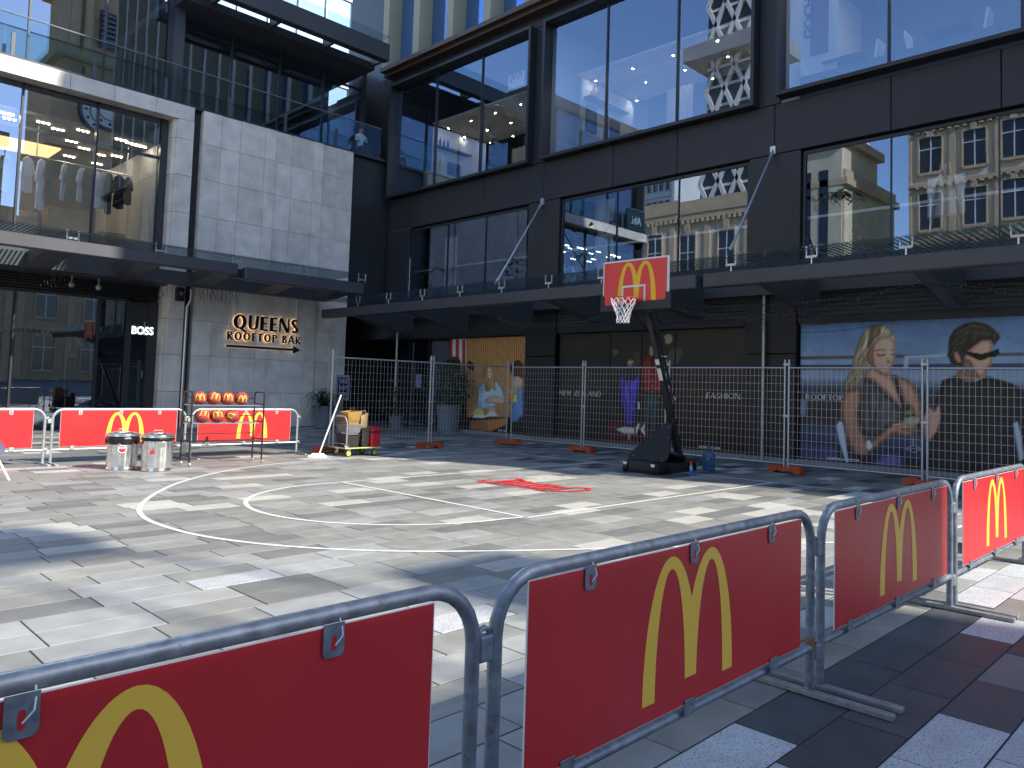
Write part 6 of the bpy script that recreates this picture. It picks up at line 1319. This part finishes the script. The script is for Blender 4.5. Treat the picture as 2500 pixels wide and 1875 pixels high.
# what the right-hand glass mirrors: sunlit stone blocks, lattice tower, pale tower on the far side of the street
X0_ = -62
e1 = RR(2212, 430, X0_).y; h1 = RR(2230, 190, X0_).z
facade_block('ornate_stone_hotel', 'cream stone hotel with balconies and key frieze mirrored at the lower right', X0_-20, X0_, e1-40, e1, h1, 'creamstone', 6, {'+x': 8}, ['+x'], wfr=.5, hfr=.62)
e2_ = RR(2055, 470, X0_).y; e3_ = RR(1480, 560, X0_).y; h2_ = RR(1700, 515, X0_).z
facade_block('heritage_stone_block', 'low carved stone block mirrored beside the backboard', X0_-18, X0_, e2_, e3_+20, h2_, 'creamstone', 2, {'+x': 9}, ['+x'], wfr=.4, hfr=.6)
h3_ = RR(2000, 365, X0_).z; t = thing('corner_turret', (X0_-6, e2_+5, 0), 'carved stone corner turret with small gable mirrored in the lower right window', 'tower')
b = MB(); b.box(X0_-12, X0_+.5, e2_+.2, e2_+11, 0, h3_); mk('shaft', b, 'creamstone', t); b = MB(); b.box(X0_-12.8, X0_+1.3, e2_-.6, e2_+11.8, h3_, h3_+1.2); mk('cornice', b, 'sandtrim', t); b = MB(); b.prism([(X0_+.6, e2_+.2, h3_+1.2), (X0_+.6, e2_+5.5, h3_+1.2), (X0_+.6, e2_+2.8, h3_+6)], (-12, 0, 0)); mk('gable', b, 'creamstone', t)
for k in range(3): b = MB(); b.box(X0_+.5, X0_+.6, e2_+2+2.4*k, e2_+3.2+2.4*k, h3_*.55, h3_*.9); mk('window', b, 'winblack', t)
XLt = -95; y0_ = RR(1862, 200, XLt).y; y1_ = RR(1722, 200, XLt).y; w_ = y1_-y0_; zt3 = 135
t = thing('lattice_tower', (XLt, y0_, 0), 'dark glass tower wrapped in pale diagonal lattice, mirrored in the middle upper window', 'tower'); b = MB(); b.box(XLt-w_, XLt, y0_, y1_, 0, zt3); mk('glass_core', b, 'towerdark', t)
b = MB(); st_ = w_/3; hs = st_*2.1
for k in range(int(zt3/hs)):
    for j in range(3):
        ya = y0_+j*st_; za = k*hs; mid = za+hs/2
        for (p, q) in (((ya, za), (ya+st_, za+hs)), ((ya+st_, za), (ya, za+hs))): b.bar((XLt+.4, *p), (XLt+.4, *q), .8, .7, upv=(1, 0, 0))
mk('diagonal_lattice', b, 'lattice', t); b = MB()
for k in range(int(zt3/4)): b.box(XLt+.05, XLt+.3, y0_, y1_, 4*k, 4*k+.5)
mk('floor_edges', b, 'lattice', t)
b = MB(); b.box(XLt-w_-1, XLt+3.2, y0_-2, y1_+4, RR(1790, 120, XLt).z-1.2, RR(1790, 112, XLt).z+1.2); mk('scaffold_deck', b, 'potgrey', t)
y0_ = RR(1640, 520, -120).y; y1_ = RR(1545, 520, -120).y
facade_block('pale_apartment_tower', 'pale apartment tower with dark balconies mirrored above the stone block', -140, -120, y0_, y1_, RR(1600, 440, -120).z+6, 'winframe', 12, {'+x': 6}, ['+x'], trim='winframe', wfr=.6, hfr=.5, parapet=False)
# pale glass tower beyond the roof canopy
t = thing('pale_glass_tower', (60, 84, 0), 'pale reflective glass tower beyond the roof canopy at the top', 'tower'); a = LY(700, 0, 60); c_ = LY(955, 20, 60); b = MB(); b.box(a.x-25, c_.x+12, 60, 90, 0, 75); mk('curtain_wall', b, 'cloudglass', t)
for k in range(22): b = MB(); x = a.x-25+k*2.6; b.box(x, x+.16, 59.8, 60, 0, 75); mk('mullion', b, 'winframe', t)
for k in range(14): b = MB(); z = 20+k*4; b.box(a.x-25, c_.x+12, 59.84, 59.99, z, z+.5); mk('spandrel', b, 'lattice', t)
# ================================================================== SEATED PERSON ON THE TERRACE
def skin_body(name, nodes, edges, rad, mats, parent, org, zmat):
    me = bpy.data.meshes.new(name); me.from_pydata([tuple((Vector(n)-Vector(org))*SC) for n in nodes], edges, []); o = link(bpy.data.objects.new(name, me))
    md = o.modifiers.new('skin', 'SKIN'); sv_ = me.skin_vertices[0].data
    for i, r_ in enumerate(rad): sv_[i].radius = (r_*SC, r_*SC)
    sv_[0].use_root = True; o.modifiers.new('sub', 'SUBSURF').levels = 2; dg = bpy.context.evaluated_depsgraph_get(); dg.update(); m2 = bpy.data.meshes.new_from_object(o.evaluated_get(dg)); bpy.data.objects.remove(o)
    for m in mats: m2.materials.append(MATS[m] if isinstance(m, str) else m)
    for p in m2.polygons: p.material_index = zmat(Vector(p.center)/SC); p.use_smooth = True
    o = link(bpy.data.objects.new(name, m2)); o.parent = parent; ORG[o.name] = Vector(org); return o
pp = LY(880, 352, YF+1.1); pz = 11.62; c = Vector((pp.x, pp.y, pz))
t = thing('person', c, 'person in white shirt seated behind the terrace glass above the dark infill', 'person')
N = [(0, 0, .5), (0, .02, .8), (0, .03, 1.08), (0, .03, 1.22), (0, 0, 1.36), (0, -.02, 1.5), (-.2, .02, 1.08), (-.27, -.08, .84), (-.2, -.32, .78), (.2, .02, 1.08), (.28, -.1, .86), (.1, -.3, .98), (-.12, -.02, .5), (-.14, -.45, .52), (-.14, -.45, .08), (-.14, -.58, .04), (.12, -.02, .5), (.14, -.45, .52), (.14, -.45, .08), (.14, -.58, .04)]
E_ = [(0, 1), (1, 2), (2, 3), (3, 4), (4, 5), (2, 6), (6, 7), (7, 8), (2, 9), (9, 10), (10, 11), (0, 12), (12, 13), (13, 14), (14, 15), (0, 16), (16, 17), (17, 18), (18, 19)]
rd_ = [.15, .15, .16, .06, .1, .09, .08, .055, .035, .08, .055, .035, .1, .075, .05, .045, .1, .075, .05, .045]
skin_body('body', [c+Vector(n) for n in N], E_, rd_, [cmat((.86, .88, .9)), cmat((.75, .56, .46)), cmat((.16, .17, .22))], t, c, lambda q: 1 if q.z > 1.2 or (q.y < -.2 and q.z > .7) else (0 if q.z > .58 else 2))
b = MB(); b.sphere(c+Vector((0, .015, 1.47)), .125, 10, sc=(1, 1, .9)); mk('hair', b, cmat((.2, .15, .12)), t, smooth=True)
t = thing('terrace_chair', c+Vector((0, .05, 0)), 'dark terrace chair under the person in white shirt', 'chair'); b = MB(); b.box(c.x-.25, c.x+.25, c.y-.22, c.y+.24, pz+.34, pz+.38); mk('seat', b, 'mullion', t); b = MB(); b.box(c.x-.25, c.x+.25, c.y+.24, c.y+.28, pz+.38, pz+.95); mk('backrest', b, 'mullion', t)
for e in (-.22, .22):
    for f in (-.2, .22): b = MB(); b.box(c.x+e-.015, c.x+e+.015, c.y+f-.015, c.y+f+.015, pz-.05, pz+.34); mk('leg', b, 'mullion', t)
b = MB(); b.box(10.7, 19.4, YF+.35, YF+5.5, 11.36, 11.6); lpart('terrace_deck', b, 'woodfloor')
t = thing('restaurant_sign', (1.7, YF, 11.6), 'dark Ahi. sign on the terrace corner, seen mirrored above the backboard', 'sign'); b = MB(); b.box(.95, 2.7, YF+.1, YF+.16, 11.65, 12.85); mk('board', b, cmat((.1, .22, .26)), t)
b = MB(); btext_on(b, 'Ahi.', frame_map((1.3, YF+.09, 12.0), (1, 0, 0), (0, 0, 1)), 1.05, .5, .0); mk('lettering', b, cmat((.8, .85, .85)), t)
